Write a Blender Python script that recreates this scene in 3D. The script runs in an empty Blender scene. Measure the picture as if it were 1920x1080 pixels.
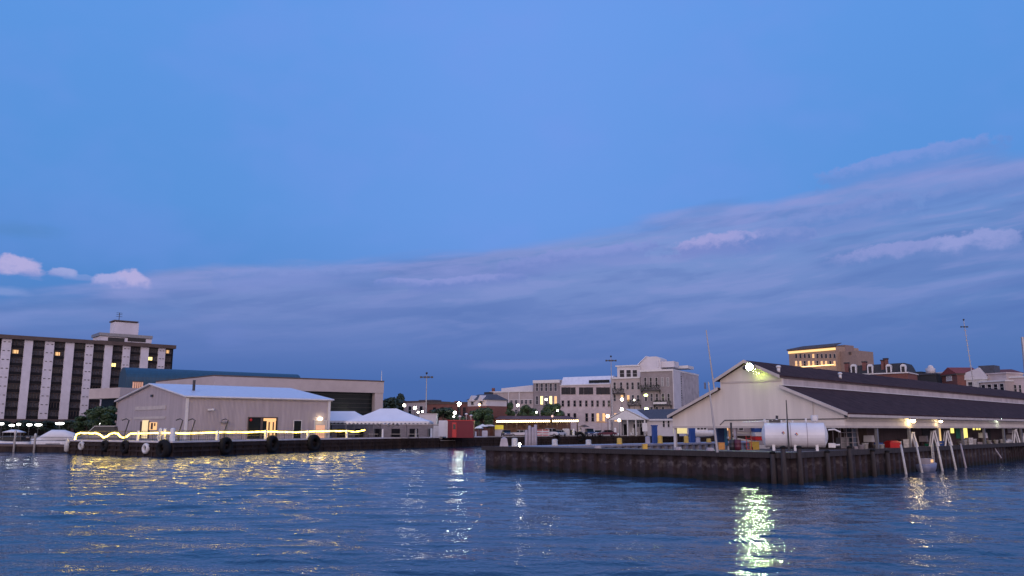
import bpy, bmesh, math, random
import numpy as np
random.seed(7); np.random.seed(7)
sc = bpy.context.scene
COL = sc.collection
F, HOR, CH = 1530.0, 804.0, 4.5
PITCH = math.atan((HOR-540)/F)
cp, sp = math.cos(PITCH), math.sin(PITCH)
def ray(px, py):
    u = (px-960)/F; v = (540-py)/F
    return (u, cp-v*sp, sp+v*cp)
def onz(px, py, z):
    d = ray(px, py); t = (z-CH)/d[2]
    return (d[0]*t, d[1]*t)
def aty(px, py, Y):
    d = ray(px, py); t = Y/d[1]
    return (d[0]*t, CH+d[2]*t)
def xy(px, Y):
    d = ray(px, HOR); return (d[0]*Y/d[1], Y)

# ---------------------------------------------------------------- mesh builder
class MB:
    def __init__(s): s.v=[]; s.f=[]; s.m=[]
    def face(s, pts, m=0):
        n=len(s.v); s.v+= [tuple(p) for p in pts]; s.f.append(tuple(range(n,n+len(pts)))); s.m.append(m)
    def box(s, x0,y0,z0,x1,y1,z1, m=0):
        n=len(s.v)
        s.v += [(x0,y0,z0),(x1,y0,z0),(x1,y1,z0),(x0,y1,z0),(x0,y0,z1),(x1,y0,z1),(x1,y1,z1),(x0,y1,z1)]
        for q in ((0,3,2,1),(4,5,6,7),(0,1,5,4),(1,2,6,5),(2,3,7,6),(3,0,4,7)):
            s.f.append(tuple(n+i for i in q)); s.m.append(m)
        return s
    def ext(s, pts, vec, m=0):
        n=len(s.v); k=len(pts)
        s.v += [tuple(p) for p in pts] + [(p[0]+vec[0],p[1]+vec[1],p[2]+vec[2]) for p in pts]
        s.f.append(tuple(range(n,n+k))[::-1]); s.m.append(m)
        s.f.append(tuple(range(n+k,n+2*k))); s.m.append(m)
        for i in range(k):
            j=(i+1)%k; s.f.append((n+i,n+j,n+k+j,n+k+i)); s.m.append(m)
        return s
    def rings(s, rs, m=0, closed=False, cap=True):
        k=len(rs[0]); n=len(s.v)
        for r in rs: s.v += [tuple(p) for p in r]
        for a in range(len(rs)-1 if not closed else len(rs)):
            b=(a+1)%len(rs)
            for i in range(k):
                j=(i+1)%k; s.f.append((n+a*k+i,n+a*k+j,n+b*k+j,n+b*k+i)); s.m.append(m)
        if cap and not closed:
            s.f.append(tuple(range(n,n+k))[::-1]); s.m.append(m)
            s.f.append(tuple(range(n+(len(rs)-1)*k,n+len(rs)*k))); s.m.append(m)
        return s
    def tube(s, path, r, k=8, m=0):
        rs=[]; N=len(path)
        for i,p in enumerate(path):
            a=path[max(i-1,0)]; b=path[min(i+1,N-1)]
            d=np.array(b,float)-np.array(a,float); d/= (np.linalg.norm(d)+1e-9)
            up=np.array((0,0,1.)) if abs(d[2])<.9 else np.array((1.,0,0))
            e=np.cross(d,up); e/=np.linalg.norm(e); g=np.cross(e,d)
            rr = r[i] if isinstance(r,(list,tuple)) else r
            rs.append([tuple(np.array(p)+rr*(math.cos(2*math.pi*j/k)*e+math.sin(2*math.pi*j/k)*g)) for j in range(k)])
        return s.rings(rs, m)
    def lathe(s, c, prof, k=12, m=0):
        rs=[[(c[0]+r*math.cos(2*math.pi*j/k), c[1]+r*math.sin(2*math.pi*j/k), c[2]+z) for j in range(k)] for r,z in prof]
        return s.rings(rs, m)
    def ball(s, c, r, k=10, m=0, sz=1.0):
        prof=[(max(r*math.sin(math.pi*i/6),.001), -r*sz*math.cos(math.pi*i/6)) for i in range(7)]
        return s.lathe(c, prof, k, m)
    def torus(s, c, R, r, ax, k=16, q=8, m=0):
        ax=np.array(ax,float); ax/=np.linalg.norm(ax)
        e=np.cross(ax,(0,0,1.)); e/=np.linalg.norm(e); g=np.cross(e,ax)
        rs=[]
        for i in range(k):
            a=2*math.pi*i/k; d=math.cos(a)*e+math.sin(a)*g
            rs.append([tuple(np.array(c)+d*(R+r*math.cos(2*math.pi*j/q))+ax*r*1.3*math.sin(2*math.pi*j/q)) for j in range(q)])
        return s.rings(rs, m, closed=True)
    def build(s, name, mats, parent=None, smooth=False, loc=None):
        me=bpy.data.meshes.new(name); me.from_pydata(s.v, [], s.f)
        if not isinstance(mats,(list,tuple)): mats=[mats]
        for x in mats: me.materials.append(x)
        me.polygons.foreach_set('material_index', s.m)
        bm=bmesh.new(); bm.from_mesh(me); bmesh.ops.recalc_face_normals(bm, faces=bm.faces); bm.to_mesh(me); bm.free()
        if smooth: me.polygons.foreach_set('use_smooth',[True]*len(me.polygons))
        me.update()
        o=bpy.data.objects.new(name, me); COL.objects.link(o)
        if parent: o.parent=parent
        if loc: o.location=loc
        return o
def tag(o, label=None, cat=None, group=None, kind=None):
    if label: o['label']=label
    if cat: o['category']=cat
    if group: o['group']=group
    if kind: o['kind']=kind
    return o
def thing(name, label, cat, loc=(0,0,0), rz=0, group=None):
    o=bpy.data.objects.new(name,None); COL.objects.link(o); o.location=loc; o.rotation_euler=(0,0,rz)
    o.empty_display_size=.3
    return tag(o,label,cat,group)
def copy_tree(o, parent=None):
    c=o.copy(); COL.objects.link(c)
    if parent: c.parent=parent
    for ch in list(o.children): copy_tree(ch,c)
    return c
ORD=['first','second','third','fourth','fifth','sixth','seventh','eighth','ninth','tenth','eleventh','twelfth','thirteenth','fourteenth','fifteenth','sixteenth','seventeenth','eighteenth','nineteenth','twentieth']

# ---------------------------------------------------------------- materials
def mat(name, col, rough=.7, var=.18, scale=1.0, bump=0.0, metal=0.0, emit=None, es=0.0, stretch=(1,1,1), col2=None, ior=None, detail=5):
    m=bpy.data.materials.new(name); m.use_nodes=True; nt=m.node_tree; N=nt.nodes; L=nt.links
    b=N['Principled BSDF']; b.inputs['Roughness'].default_value=rough; b.inputs['Metallic'].default_value=metal
    if ior: b.inputs['IOR'].default_value=ior
    tc=N.new('ShaderNodeTexCoord'); mp=N.new('ShaderNodeMapping'); mp.inputs['Scale'].default_value=stretch
    L.new(tc.outputs['Object'],mp.inputs['Vector'])
    nz=N.new('ShaderNodeTexNoise'); nz.inputs['Scale'].default_value=scale; nz.inputs['Detail'].default_value=detail; nz.inputs['Roughness'].default_value=.65
    L.new(mp.outputs['Vector'],nz.inputs['Vector'])
    r=N.new('ShaderNodeValToRGB'); L.new(nz.outputs['Fac'],r.inputs['Fac'])
    r.color_ramp.elements[0].position=.3; r.color_ramp.elements[1].position=.72
    c=col; c2=col2 or tuple(min(1,x*(1+var)) for x in c); c1=tuple(x*(1-var) for x in c)
    r.color_ramp.elements[0].color=(*c1,1); r.color_ramp.elements[1].color=(*c2,1)
    L.new(r.outputs['Color'],b.inputs['Base Color'])
    if bump:
        bp=N.new('ShaderNodeBump'); bp.inputs['Strength'].default_value=bump; bp.inputs['Distance'].default_value=.05
        L.new(nz.outputs['Fac'],bp.inputs['Height']); L.new(bp.outputs['Normal'],b.inputs['Normal'])
    if emit:
        b.inputs['Emission Color'].default_value=(*emit,1); b.inputs['Emission Strength'].default_value=es
    return m
def ribbed(name, col, period, depth=.03, axis='X', rough=.5, var=.08):
    m=mat(name,col,rough,var,.8,stretch=(1.3,1.3,.12)); nt=m.node_tree; N=nt.nodes; L=nt.links
    tc=N.new('ShaderNodeTexCoord'); w=N.new('ShaderNodeTexWave'); w.bands_direction=axis
    w.inputs['Scale'].default_value=math.pi/10/period*2; w.inputs['Distortion'].default_value=0
    L.new(tc.outputs['Object'],w.inputs['Vector'])
    bp=N.new('ShaderNodeBump'); bp.inputs['Distance'].default_value=depth; bp.inputs['Strength'].default_value=1
    L.new(w.outputs['Fac'],bp.inputs['Height']); L.new(bp.outputs['Normal'],N['Principled BSDF'].inputs['Normal'])
    return m
def brick(name, c1, c2, mort, bw=.6, bh=.22):
    m=mat(name,c1,.85,.2,.5); nt=m.node_tree; N=nt.nodes; L=nt.links
    tc=N.new('ShaderNodeTexCoord'); sx=N.new('ShaderNodeSeparateXYZ'); L.new(tc.outputs['Object'],sx.inputs[0])
    ad=N.new('ShaderNodeMath'); ad.operation='ADD'; L.new(sx.outputs[0],ad.inputs[0]); L.new(sx.outputs[1],ad.inputs[1])
    cb=N.new('ShaderNodeCombineXYZ'); L.new(ad.outputs[0],cb.inputs[0]); L.new(sx.outputs[2],cb.inputs[1])
    bt=N.new('ShaderNodeTexBrick'); bt.inputs['Scale'].default_value=1; bt.inputs['Brick Width'].default_value=bw; bt.inputs['Row Height'].default_value=bh
    bt.inputs['Mortar Size'].default_value=.02
    bt.inputs['Color1'].default_value=(*c1,1); bt.inputs['Color2'].default_value=(*c2,1); bt.inputs['Mortar'].default_value=(*mort,1)
    L.new(cb.outputs[0],bt.inputs['Vector'])
    mx=N.new('ShaderNodeMix'); mx.data_type='RGBA'; mx.blend_type='MULTIPLY'; mx.inputs['Factor'].default_value=.6
    old=N['Principled BSDF'].inputs['Base Color'].links[0].from_socket
    g=N.new('ShaderNodeTexNoise'); g.inputs['Scale'].default_value=.25; g.inputs['Detail'].default_value=6; L.new(tc.outputs['Object'],g.inputs['Vector'])
    gr=N.new('ShaderNodeValToRGB'); gr.color_ramp.elements[0].position=.3; gr.color_ramp.elements[0].color=(.6,.6,.6,1); gr.color_ramp.elements[1].position=.65; gr.color_ramp.elements[1].color=(1,1,1,1)
    L.new(g.outputs['Fac'],gr.inputs['Fac'])
    L.new(bt.outputs['Color'],mx.inputs['A']); L.new(gr.outputs['Color'],mx.inputs['B'])
    L.new(mx.outputs['Result'],N['Principled BSDF'].inputs['Base Color'])
    return m
M={}
M['white']=mat('white_paint',(.62,.61,.6),.5,.12,2.0)
M['white2']=mat('weathered_white',(.5,.49,.47),.7,.25,3.0,.2)
M['trim']=mat('white_trim',(.6,.58,.57),.5,.1,1.0)
M['canvas']=mat('white_canvas',(.66,.66,.68),.8,.06,.6,.3)
M['tent']=mat('white_tent_vinyl',(.68,.69,.74),.5,.06,.25,.2)
M['concrete']=mat('concrete',(.33,.3,.28),.85,.25,.7,.2)
M['pave']=mat('paving',(.16,.15,.145),.9,.3,.15,.1)
M['asphalt']=mat('asphalt',(.05,.05,.052),.9,.3,.3,.1)
M['quay']=mat('quay_timber',(.035,.026,.024),.8,.5,.8,.5,stretch=(1,1,.5),col2=(.055,.04,.036))
M['black']=mat('black_rubber',(.012,.012,.013),.7,.3,3.0,.2)
M['dark']=mat('dark_metal',(.03,.03,.034),.5,.3,2.0)
M['grey']=mat('grey_metal',(.22,.22,.23),.45,.2,2.0,metal=.3)
M['pole']=mat('galvanised_pole',(.34,.33,.34),.45,.15,1.0,metal=.3)
M['glass']=mat('dark_glass',(.012,.013,.018),.12,.3,.6,ior=1.4)
M['glassb']=mat('teal_black_glass',(.006,.011,.015),.25,.3,.2,ior=1.25)
M['curtain']=mat('curtained_glass',(.06,.06,.07),.45,.7,2.5,ior=1.25)
M['lit']=mat('lit_window',(.4,.25,.15),.5,.4,2.2,emit=(1,.55,.2),es=1.0)
M['lity']=mat('lit_yellow_window',(.5,.45,.2),.5,.3,1.5,emit=(1,.8,.25),es=2.2)
M['hotelw']=mat('hotel_white_concrete',(.57,.54,.58),.8,.12,.35,.1)
M['hotelb']=mat('hotel_brown_band',(.10,.075,.068),.8,.2,.5)
M['spandrel']=mat('dark_spandrel',(.013,.013,.016),.8,.3,1.0)
M['beige']=ribbed('beige_metal_siding',(.37,.32,.33),.6,.05,'X',.5,.17)
M['beigey']=ribbed('beige_metal_siding_end',(.40,.345,.345),.6,.05,'Y',.5,.15)
M['roofw']=ribbed('pale_metal_roof',(.62,.64,.72),1.2,.03,'X',.4,.10)
M['teal']=ribbed('blue_standing_seam_roof',(.012,.062,.115),.9,.04,'X',.5,.2)
M['tealw']=mat('blue_metal_wall',(.016,.075,.125),.5,.2,.5)
M['stone']=mat('pale_concrete_fascia',(.42,.36,.345),.8,.1,.25,.15)
M['cream']=mat('cream_siding',(.63,.575,.51),.65,.11,.8,.1,stretch=(1.2,1,.10))
M['creamt']=mat('cream_trim',(.48,.43,.39),.65,.15,.6)
M['shingle']=mat('brown_shingles',(.048,.026,.028),.95,.35,1.1,.3,col2=(.072,.041,.042),detail=8)
M['shingle'].node_tree.nodes['Principled BSDF'].inputs['Specular IOR Level'].default_value=.12
M['clere']=mat('clerestory_panel',(.42,.37,.365),.8,.25,.5,.2,stretch=(1,1,.4))
M['wood']=mat('brown_boards',(.11,.08,.07),.85,.4,2.5,.3,stretch=(4,4,.3))
M['deck']=mat('deck_planks',(.13,.11,.115),.85,.3,1.5,.3,stretch=(1,6,1))
M['brickr']=brick('red_brick',(.22,.07,.05),(.16,.05,.04),(.17,.13,.12))
M['brickb']=brick('buff_brick',(.46,.39,.37),(.39,.33,.31),(.42,.37,.35))
M['brickg']=brick('taupe_brick',(.29,.25,.25),(.24,.205,.205),(.31,.28,.28))
M['brickp']=brick('pale_stone_block',(.58,.49,.48),(.51,.43,.42),(.47,.41,.4),1.0,.4)
M['stucco']=mat('pale_stucco',(.56,.53,.54),.85,.1,.3,.1)
M['rough']=mat('rough_stone_wall',(.40,.36,.36),.9,.3,.35,.4)
M['slate']=mat('slate_roof',(.06,.065,.085),.8,.25,1.5,.3)
M['slated']=mat('dark_slate',(.025,.027,.032),.8,.3,2,.3)
M['red']=ribbed('red_container_steel',(.16,.007,.02),.5,.05,'X',.4)
M['blue']=mat('blue_paint',(.02,.07,.26),.4,.15,1.0)
M['cyan']=mat('light_blue_paint',(.06,.3,.6),.4,.15,1.0)
M['yellow']=mat('yellow_paint',(.6,.38,.06),.5,.15,2.0)
M['orange']=mat('orange_paint',(.65,.3,.08),.5,.15,2.0)
M['redp']=mat('red_paint',(.5,.02,.02),.5,.15,2.0)
M['green']=mat('green_tarpaulin',(.02,.22,.12),.6,.3,1.5)
M['timber']=mat('wet_timber_pile',(.036,.029,.029),.85,.4,2.0,.5,stretch=(3,3,.4))
M['lav']=mat('weathered_grey_panels',(.36,.33,.36),.7,.2,1.0)
M['bark']=mat('bark',(.05,.04,.03),.9,.3,4,.5)
M['tank']=mat('white_tank_paint',(.66,.66,.68),.4,.08,.8)
def leafmat(name,c,c2):
    m=mat(name,c,.6,.35,.9,col2=c2); return m
M['leaf']=leafmat('leaves',(.025,.055,.022),(.06,.11,.035))
M['leaf2']=leafmat('dark_leaves',(.018,.035,.02),(.035,.06,.03))
def glow(name, c, s):
    return mat(name,(.5,.5,.5),.5,.05,1,emit=c,es=s)
for _k in('spandrel','curtain','black','quay','glass','hotelb','sheet'):
    if _k in M: M[_k].node_tree.nodes['Principled BSDF'].inputs['Specular IOR Level'].default_value=.15 if _k!='glass' else .35
M['lampw']=glow('lamp_white',(1,.93,.75),20)
M['lampo']=glow('lamp_orange',(1,.55,.2),14)
M['lampg']=glow('lamp_yellow_green',(.85,1,.25),9)
M['rope']=glow('rope_light',(1,.68,.07),13)
_nt=M['rope'].node_tree; _n=_nt.nodes.new('ShaderNodeTexNoise'); _n.inputs['Scale'].default_value=1.1; _n.inputs['Detail'].default_value=3
_t=_nt.nodes.new('ShaderNodeTexCoord'); _nt.links.new(_t.outputs['Object'],_n.inputs['Vector'])
_r=_nt.nodes.new('ShaderNodeMapRange'); _r.inputs['From Min'].default_value=.3; _r.inputs['From Max'].default_value=.7; _r.inputs['To Min'].default_value=3; _r.inputs['To Max'].default_value=24
_nt.links.new(_n.outputs['Fac'],_r.inputs['Value']); _nt.links.new(_r.outputs['Result'],_nt.nodes['Principled BSDF'].inputs['Emission Strength'])
M['bulb']=glow('string_bulb',(1,.8,.4),9)
M['flood']=glow('flood_lens',(.72,1,.5),850)
M['dockl']=glow('dock_lamp',(1,.72,.32),70)
M['dockw']=glow('cool_dock_lamp',(.8,1,.8),40)
M['shopw']=glow('fluorescent_white',(1,1,.95),8)

# sheet piling: brown steel, grey stain band, dark algae at the waterline (world Z bands are real wear)
def sheetmat(name, top, stain, low, z1, z2):
    m=mat(name,top,.85,.35,.9,.4); nt=m.node_tree; N=nt.nodes; L=nt.links
    b=N['Principled BSDF']; old=b.inputs['Base Color'].links[0].from_socket
    ge=N.new('ShaderNodeNewGeometry'); sx=N.new('ShaderNodeSeparateXYZ'); L.new(ge.outputs['Position'],sx.inputs[0])
    nz=N.new('ShaderNodeTexNoise'); nz.inputs['Scale'].default_value=1.3; nz.inputs['Detail'].default_value=6; L.new(ge.outputs['Position'],nz.inputs['Vector'])
    ad=N.new('ShaderNodeMath'); ad.operation='MULTIPLY_ADD'; L.new(nz.outputs['Fac'],ad.inputs[0]); ad.inputs[1].default_value=1.3; L.new(sx.outputs[2],ad.inputs[2])
    r=N.new('ShaderNodeValToRGB'); r.color_ramp.elements[0].position=z1; r.color_ramp.elements[0].color=(0,0,0,1)
    r.color_ramp.elements[1].position=z1+.06; r.color_ramp.elements[1].color=(1,1,1,1)
    dv=N.new('ShaderNodeMath'); dv.operation='DIVIDE'; L.new(ad.outputs[0],dv.inputs[0]); dv.inputs[1].default_value=4.0; L.new(dv.outputs[0],r.inputs['Fac'])
    r2=N.new('ShaderNodeValToRGB'); e=r2.color_ramp; e.elements[0].position=z2-.1; e.elements[0].color=(0,0,0,1); e.elements[1].position=z2; e.elements[1].color=(1,1,1,1)
    x=e.elements.new(z2+.1); x.color=(0,0,0,1); L.new(dv.outputs[0],r2.inputs['Fac'])
    n2=N.new('ShaderNodeTexNoise'); n2.inputs['Scale'].default_value=2.2; n2.inputs['Detail'].default_value=5; L.new(ge.outputs['Position'],n2.inputs['Vector'])
    r3=N.new('ShaderNodeValToRGB'); r3.color_ramp.elements[0].position=.45; r3.color_ramp.elements[1].position=.62; L.new(n2.outputs['Fac'],r3.inputs['Fac'])
    mu=N.new('ShaderNodeMath'); mu.operation='MULTIPLY'; L.new(r2.outputs['Color'],mu.inputs[0]); L.new(r3.outputs['Color'],mu.inputs[1])
    a=N.new('ShaderNodeMix'); a.data_type='RGBA'; L.new(r.outputs['Color'],a.inputs['Factor']); a.inputs['A'].default_value=(*low,1); L.new(old,a.inputs['B'])
    c=N.new('ShaderNodeMix'); c.data_type='RGBA'; L.new(mu.outputs[0],c.inputs['Factor']); L.new(a.outputs['Result'],c.inputs['A']); c.inputs['B'].default_value=(*stain,1)
    L.new(c.outputs['Result'],b.inputs['Base Color'])
    return m
M['sheet']=sheetmat('rusty_sheet_piling',(.028,.018,.022),(.11,.094,.095),(.008,.009,.009),.24,.50)
M['sheetl']=mat('pale_sheet_piling',(.27,.25,.28),.7,.3,.9,.2)

# ---------------------------------------------------------------- facade frames
class Fr:
    """local x along the facade (left to right), local y into the building, z up from z0"""
    def __init__(s, p0, p1, z0):
        s.p0=p0; s.L=math.hypot(p1[0]-p0[0],p1[1]-p0[1]); s.a=math.atan2(p1[1]-p0[1],p1[0]-p0[0]); s.z0=z0
        s.c=math.cos(s.a); s.s=math.sin(s.a)
    def loc(s, px, py, off=0.0):
        d=ray(px,py); nx,ny=-s.s,s.c
        ox=s.p0[0]+nx*off; oy=s.p0[1]+ny*off
        t=(ox*nx+oy*ny)/(d[0]*nx+d[1]*ny)
        X,Y,Z=d[0]*t,d[1]*t,CH+d[2]*t
        return ((X-ox)*s.c+(Y-oy)*s.s, Z-s.z0)
    def root(s, name, label, cat, group=None):
        return thing(name,label,cat,(s.p0[0],s.p0[1],s.z0),s.a,group)
def frame(pxl, Yl, pxr, Yr, z0=2.3): return Fr(xy(pxl,Yl), xy(pxr,Yr), z0)
def side_frame(fr, s, depth):
    """frame on the right-hand end wall of a facade, running away from the camera"""
    p0=(fr.p0[0]+fr.c*s, fr.p0[1]+fr.s*s); p1=(p0[0]-fr.s*depth, p0[1]+fr.c*depth)
    return Fr(p0,p1,fr.z0)
def window(root, x0, z0, x1, z1, glass, frame_m=None, name='window', y=0.0, bars=1, sill=True):
    m=MB(); fm=frame_m or M['trim']; t=max(.06,(x1-x0)*.08)
    m.box(x0,y-.06,z0,x1,y+.02,z1,0)
    m.box(x0-t,y-.12,z0-.02,x0,y,z1+t,1); m.box(x1,y-.12,z0-.02,x1+t,y,z1+t,1); m.box(x0,y-.12,z1,x1,y,z1+t,1)
    if sill: m.box(x0-t*1.5,y-.2,z0-t*1.2,x1+t*1.5,y,z0-.02,1)
    if bars: m.box(x0,y-.09,(z0+z1)/2-.03,x1,y-.06,(z0+z1)/2+.03,1)
    return m.build(name,[glass,fm],root)

# ================================================================ CAMERA
cam=bpy.data.cameras.new('camera'); co=bpy.data.objects.new('camera',cam); COL.objects.link(co)
cam.sensor_width=36; cam.lens=36*F/1920; cam.clip_end=9000; cam.clip_start=.5
co.location=(0,0,CH); co.rotation_euler=(math.pi/2+PITCH,0,0); sc.camera=co

# ================================================================ WORLD (dusk sky with a cloud bank)
W=bpy.data.worlds.new('World'); sc.world=W; W.use_nodes=True
nt=W.node_tree; N=nt.nodes; L=nt.links
bg=N['Background']
def val(x,sock):
    if isinstance(x,(int,float)): sock.default_value=x
    else: L.new(x,sock)
def Mt(op,a,b=0.0,c=0.0,clamp=False):
    n=N.new('ShaderNodeMath'); n.operation=op; n.use_clamp=clamp; val(a,n.inputs[0]); val(b,n.inputs[1])
    if op in('MULTIPLY_ADD','COMPARE','SMOOTH_MIN','SMOOTH_MAX'): val(c,n.inputs[2])
    return n.outputs[0]
def ss(x,lo,hi):
    n=N.new('ShaderNodeMapRange'); n.interpolation_type='SMOOTHSTEP'; val(x,n.inputs['Value'])
    n.inputs['From Min'].default_value=lo; n.inputs['From Max'].default_value=hi
    n.inputs['To Min'].default_value=0; n.inputs['To Max'].default_value=1
    return n.outputs['Result']
def mixc(f,a,b,bt='MIX'):
    n=N.new('ShaderNodeMix'); n.data_type='RGBA'; n.blend_type=bt; val(f,n.inputs['Factor'])
    for s_,x in(('A',a),('B',b)):
        if isinstance(x,tuple): n.inputs[s_].default_value=(*x,1)
        else: L.new(x,n.inputs[s_])
    return n.outputs['Result']
def ramp(x,stops):
    n=N.new('ShaderNodeValToRGB'); val(x,n.inputs['Fac']); e=n.color_ramp
    while len(e.elements)>1: e.elements.remove(e.elements[-1])
    e.elements[0].position=stops[0][0]; e.elements[0].color=(*stops[0][1],1)
    for p,c in stops[1:]: k=e.elements.new(p); k.color=(*c,1)
    return n.outputs['Color']
def comb(a,b,c=0.0):
    n=N.new('ShaderNodeCombineXYZ'); val(a,n.inputs[0]); val(b,n.inputs[1]); val(c,n.inputs[2]); return n.outputs[0]
def noise(vec,scale,detail=5,rough=.6):
    n=N.new('ShaderNodeTexNoise'); L.new(vec,n.inputs['Vector']); n.inputs['Scale'].default_value=scale
    n.inputs['Detail'].default_value=detail; n.inputs['Roughness'].default_value=rough; return n.outputs['Fac']
def lin(r,g,b):
    return tuple(((x/255+.055)/1.055)**2.4 if x>10 else x/255/12.92 for x in (r,g,b))
tc=N.new('ShaderNodeTexCoord'); sx=N.new('ShaderNodeSeparateXYZ'); L.new(tc.outputs['Generated'],sx.inputs[0])
X,Y,Z=sx.outputs
az=Mt('ARCTAN2',X,Y)
hz=Mt('SQRT',Mt('ADD',Mt('MULTIPLY',X,X),Mt('MULTIPLY',Y,Y)))
el=Mt('ARCTAN2',Z,hz)                       # radians
def ae(px,py):
    d=ray(px,py); return math.atan2(d[0],d[1]), math.atan2(d[2],math.hypot(d[0],d[1]))
# clear sky
clear=ramp(Mt('MULTIPLY',el,1/1.6),[(0,lin(66,106,178)),(.05,lin(72,116,188)),(.10,lin(78,132,202)),(.16,lin(86,144,216)),(.30,lin(92,150,226)),(.42,lin(92,146,226)),(1,lin(105,145,215))])
# azure brighter towards the middle of the view, a violet tinge right of centre
cen=Mt('POWER',2.718,Mt('MULTIPLY',Mt('POWER',Mt('DIVIDE',Mt('SUBTRACT',az,.02),.30),2),-1))
clear=mixc(Mt('MULTIPLY',cen,.42),clear,lin(122,160,240))
nb=noise(comb(Mt('MULTIPLY',az,2.5),Mt('MULTIPLY',el,4)),2,3)
clear=mixc(Mt('MULTIPLY',ss(nb,.42,.7),.25),clear,lin(120,150,232))
# cloud bank
edge_pts=[(-400,565),(0,545),(200,532),(330,508),(400,500),(650,490),(800,466),(1000,452),(1200,430),(1260,415),(1330,396),(1450,385),(1550,350),(1650,322),(1920,290),(2300,270)]
lo,hi=ae(-500,540)[0],ae(2400,540)[0]
er=[]
for x,y in edge_pts:
    a,e=ae(x,y); er.append(((a-lo)/(hi-lo),(e*2,)*3))
edge=Mt('MULTIPLY',ramp(Mt('DIVIDE',Mt('SUBTRACT',az,lo),hi-lo,clamp=True),er),.5)
elt=Mt('SUBTRACT',el,Mt('MULTIPLY',az,.10))            # the bank's layers climb to the right
def bfield(de,sx_,sy_,off,det=6,rg=.55,dist=0.0):
    n=N.new('ShaderNodeTexNoise'); L.new(comb(Mt('MULTIPLY',az,sx_),Mt('MULTIPLY',Mt('ADD',elt,de),sy_),off),n.inputs['Vector'])
    n.inputs['Scale'].default_value=1; n.inputs['Detail'].default_value=det; n.inputs['Roughness'].default_value=rg; n.inputs['Distortion'].default_value=dist
    return n.outputs['Fac']
n1=bfield(0,5,30,.3,6,.52,.25); n1u=bfield(.009,5,30,.3,6,.52,.25)
n2=bfield(0,4,26,4.0,6,.6,.3)
n3=bfield(0,2.2,11,9.0,3,.5)
dep=Mt('SUBTRACT',edge,el)
depn=Mt('ADD',dep,Mt('ADD',Mt('MULTIPLY',Mt('SUBTRACT',n1,.5),.045),Mt('MULTIPLY',Mt('SUBTRACT',n3,.5),.06)))
bank=ss(depn,-.003,.016)
cl=ramp(Mt('MULTIPLY',el,4),[(0,lin(62,100,168)),(.22,lin(66,104,172)),(.40,lin(92,120,186)),(.55,lin(108,132,194)),(.72,lin(116,140,200)),(.88,lin(118,146,206)),(1,lin(114,144,208))])
cl=mixc(Mt('MULTIPLY',ss(az,.18,.60),.55),cl,mixc(ss(el,.02,.26),lin(66,108,172),lin(102,140,204)))
cl=mixc(Mt('MULTIPLY',ss(n2,.46,.72),Mt('MULTIPLY',ss(el,.06,.16),.5)),cl,lin(126,142,204))
cl=mixc(Mt('MULTIPLY',ss(n3,.55,.35),.45),cl,lin(78,110,178))
emb=Mt('SUBTRACT',n1,n1u)                       # billow tops catch the afterglow
hl=Mt('MULTIPLY',ss(emb,.0,.11),Mt('MULTIPLY',ss(el,.07,.2),.42)); sh_=Mt('MULTIPLY',ss(emb,.0,-.11),Mt('MULTIPLY',ss(el,.03,.14),.28))
cl=mixc(hl,cl,lin(140,150,210)); cl=mixc(sh_,cl,lin(74,106,176))
rim=Mt('MULTIPLY',ss(depn,.0,.012),ss(depn,.045,.014))
cl=mixc(Mt('MULTIPLY',rim,Mt('MULTIPLY',ss(n2,.34,.58),.75)),cl,lin(142,152,214))
sky=mixc(Mt('MULTIPLY',bank,.97),clear,cl)
wob=noise(comb(Mt('MULTIPLY',az,52),Mt('MULTIPLY',el,70),1.0),1.0,7,.62)
wob2=noise(comb(Mt('MULTIPLY',az,14),Mt('MULTIPLY',el,50),2.0),1.0,5,.6)
def blob(sky,px,py,wx,wy,col,amt,k=1.0,wb=wob,flat=.5,tilt=0.0,soft=.35):
    a,e=ae(px,py); wa=wx/F; we=wy/F
    da=Mt('DIVIDE',Mt('SUBTRACT',az,a),wa)
    de=Mt('SUBTRACT',Mt('SUBTRACT',el,e),Mt('MULTIPLY',Mt('SUBTRACT',az,a),tilt))
    de=Mt('MAXIMUM',Mt('DIVIDE',de,we),Mt('DIVIDE',de,-we*flat))
    d=Mt('SQRT',Mt('ADD',Mt('MULTIPLY',da,da),Mt('MULTIPLY',de,de)))
    d=Mt('ADD',d,Mt('MULTIPLY',Mt('SUBTRACT',wb,.5),k*2.2))
    m=Mt('SUBTRACT',1.0,ss(d,1-soft,1+soft*.4))
    return mixc(Mt('MULTIPLY',m,amt),sky,col)
def puff(sky,px,py,wx,up,down,top,low,amt,k=1.6,tilt=0.0):
    """crisp billowed top, body fading softly downwards"""
    a,e=ae(px,py); wa=wx/F; we=up/F
    da=Mt('DIVIDE',Mt('SUBTRACT',az,a),wa)
    dz=Mt('DIVIDE',Mt('SUBTRACT',Mt('SUBTRACT',el,e),Mt('MULTIPLY',Mt('SUBTRACT',az,a),tilt)),we)
    u=Mt('MAXIMUM',dz,0.0)
    d=Mt('SQRT',Mt('ADD',Mt('MULTIPLY',da,da),Mt('MULTIPLY',u,u)))
    d=Mt('ADD',d,Mt('MULTIPLY',Mt('SUBTRACT',wob,.5),k))
    m=Mt('MULTIPLY',Mt('SUBTRACT',1.0,ss(d,.72,1.0)),ss(Mt('ADD',dz,Mt('MULTIPLY',Mt('SUBTRACT',wob2,.5),1.2)),-down/up,-.05))
    c=mixc(ss(Mt('ADD',dz,Mt('MULTIPLY',Mt('SUBTRACT',wob,.5),2.4)),-.5,.6),low,top)
    return mixc(Mt('MULTIPLY',m,amt),sky,c)
pk=lin(178,172,220); pl2=lin(132,146,208)
sky=blob(sky,235,552,56,13,lin(138,150,210),.6,1.0,wob2,1,soft=.8)
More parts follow.
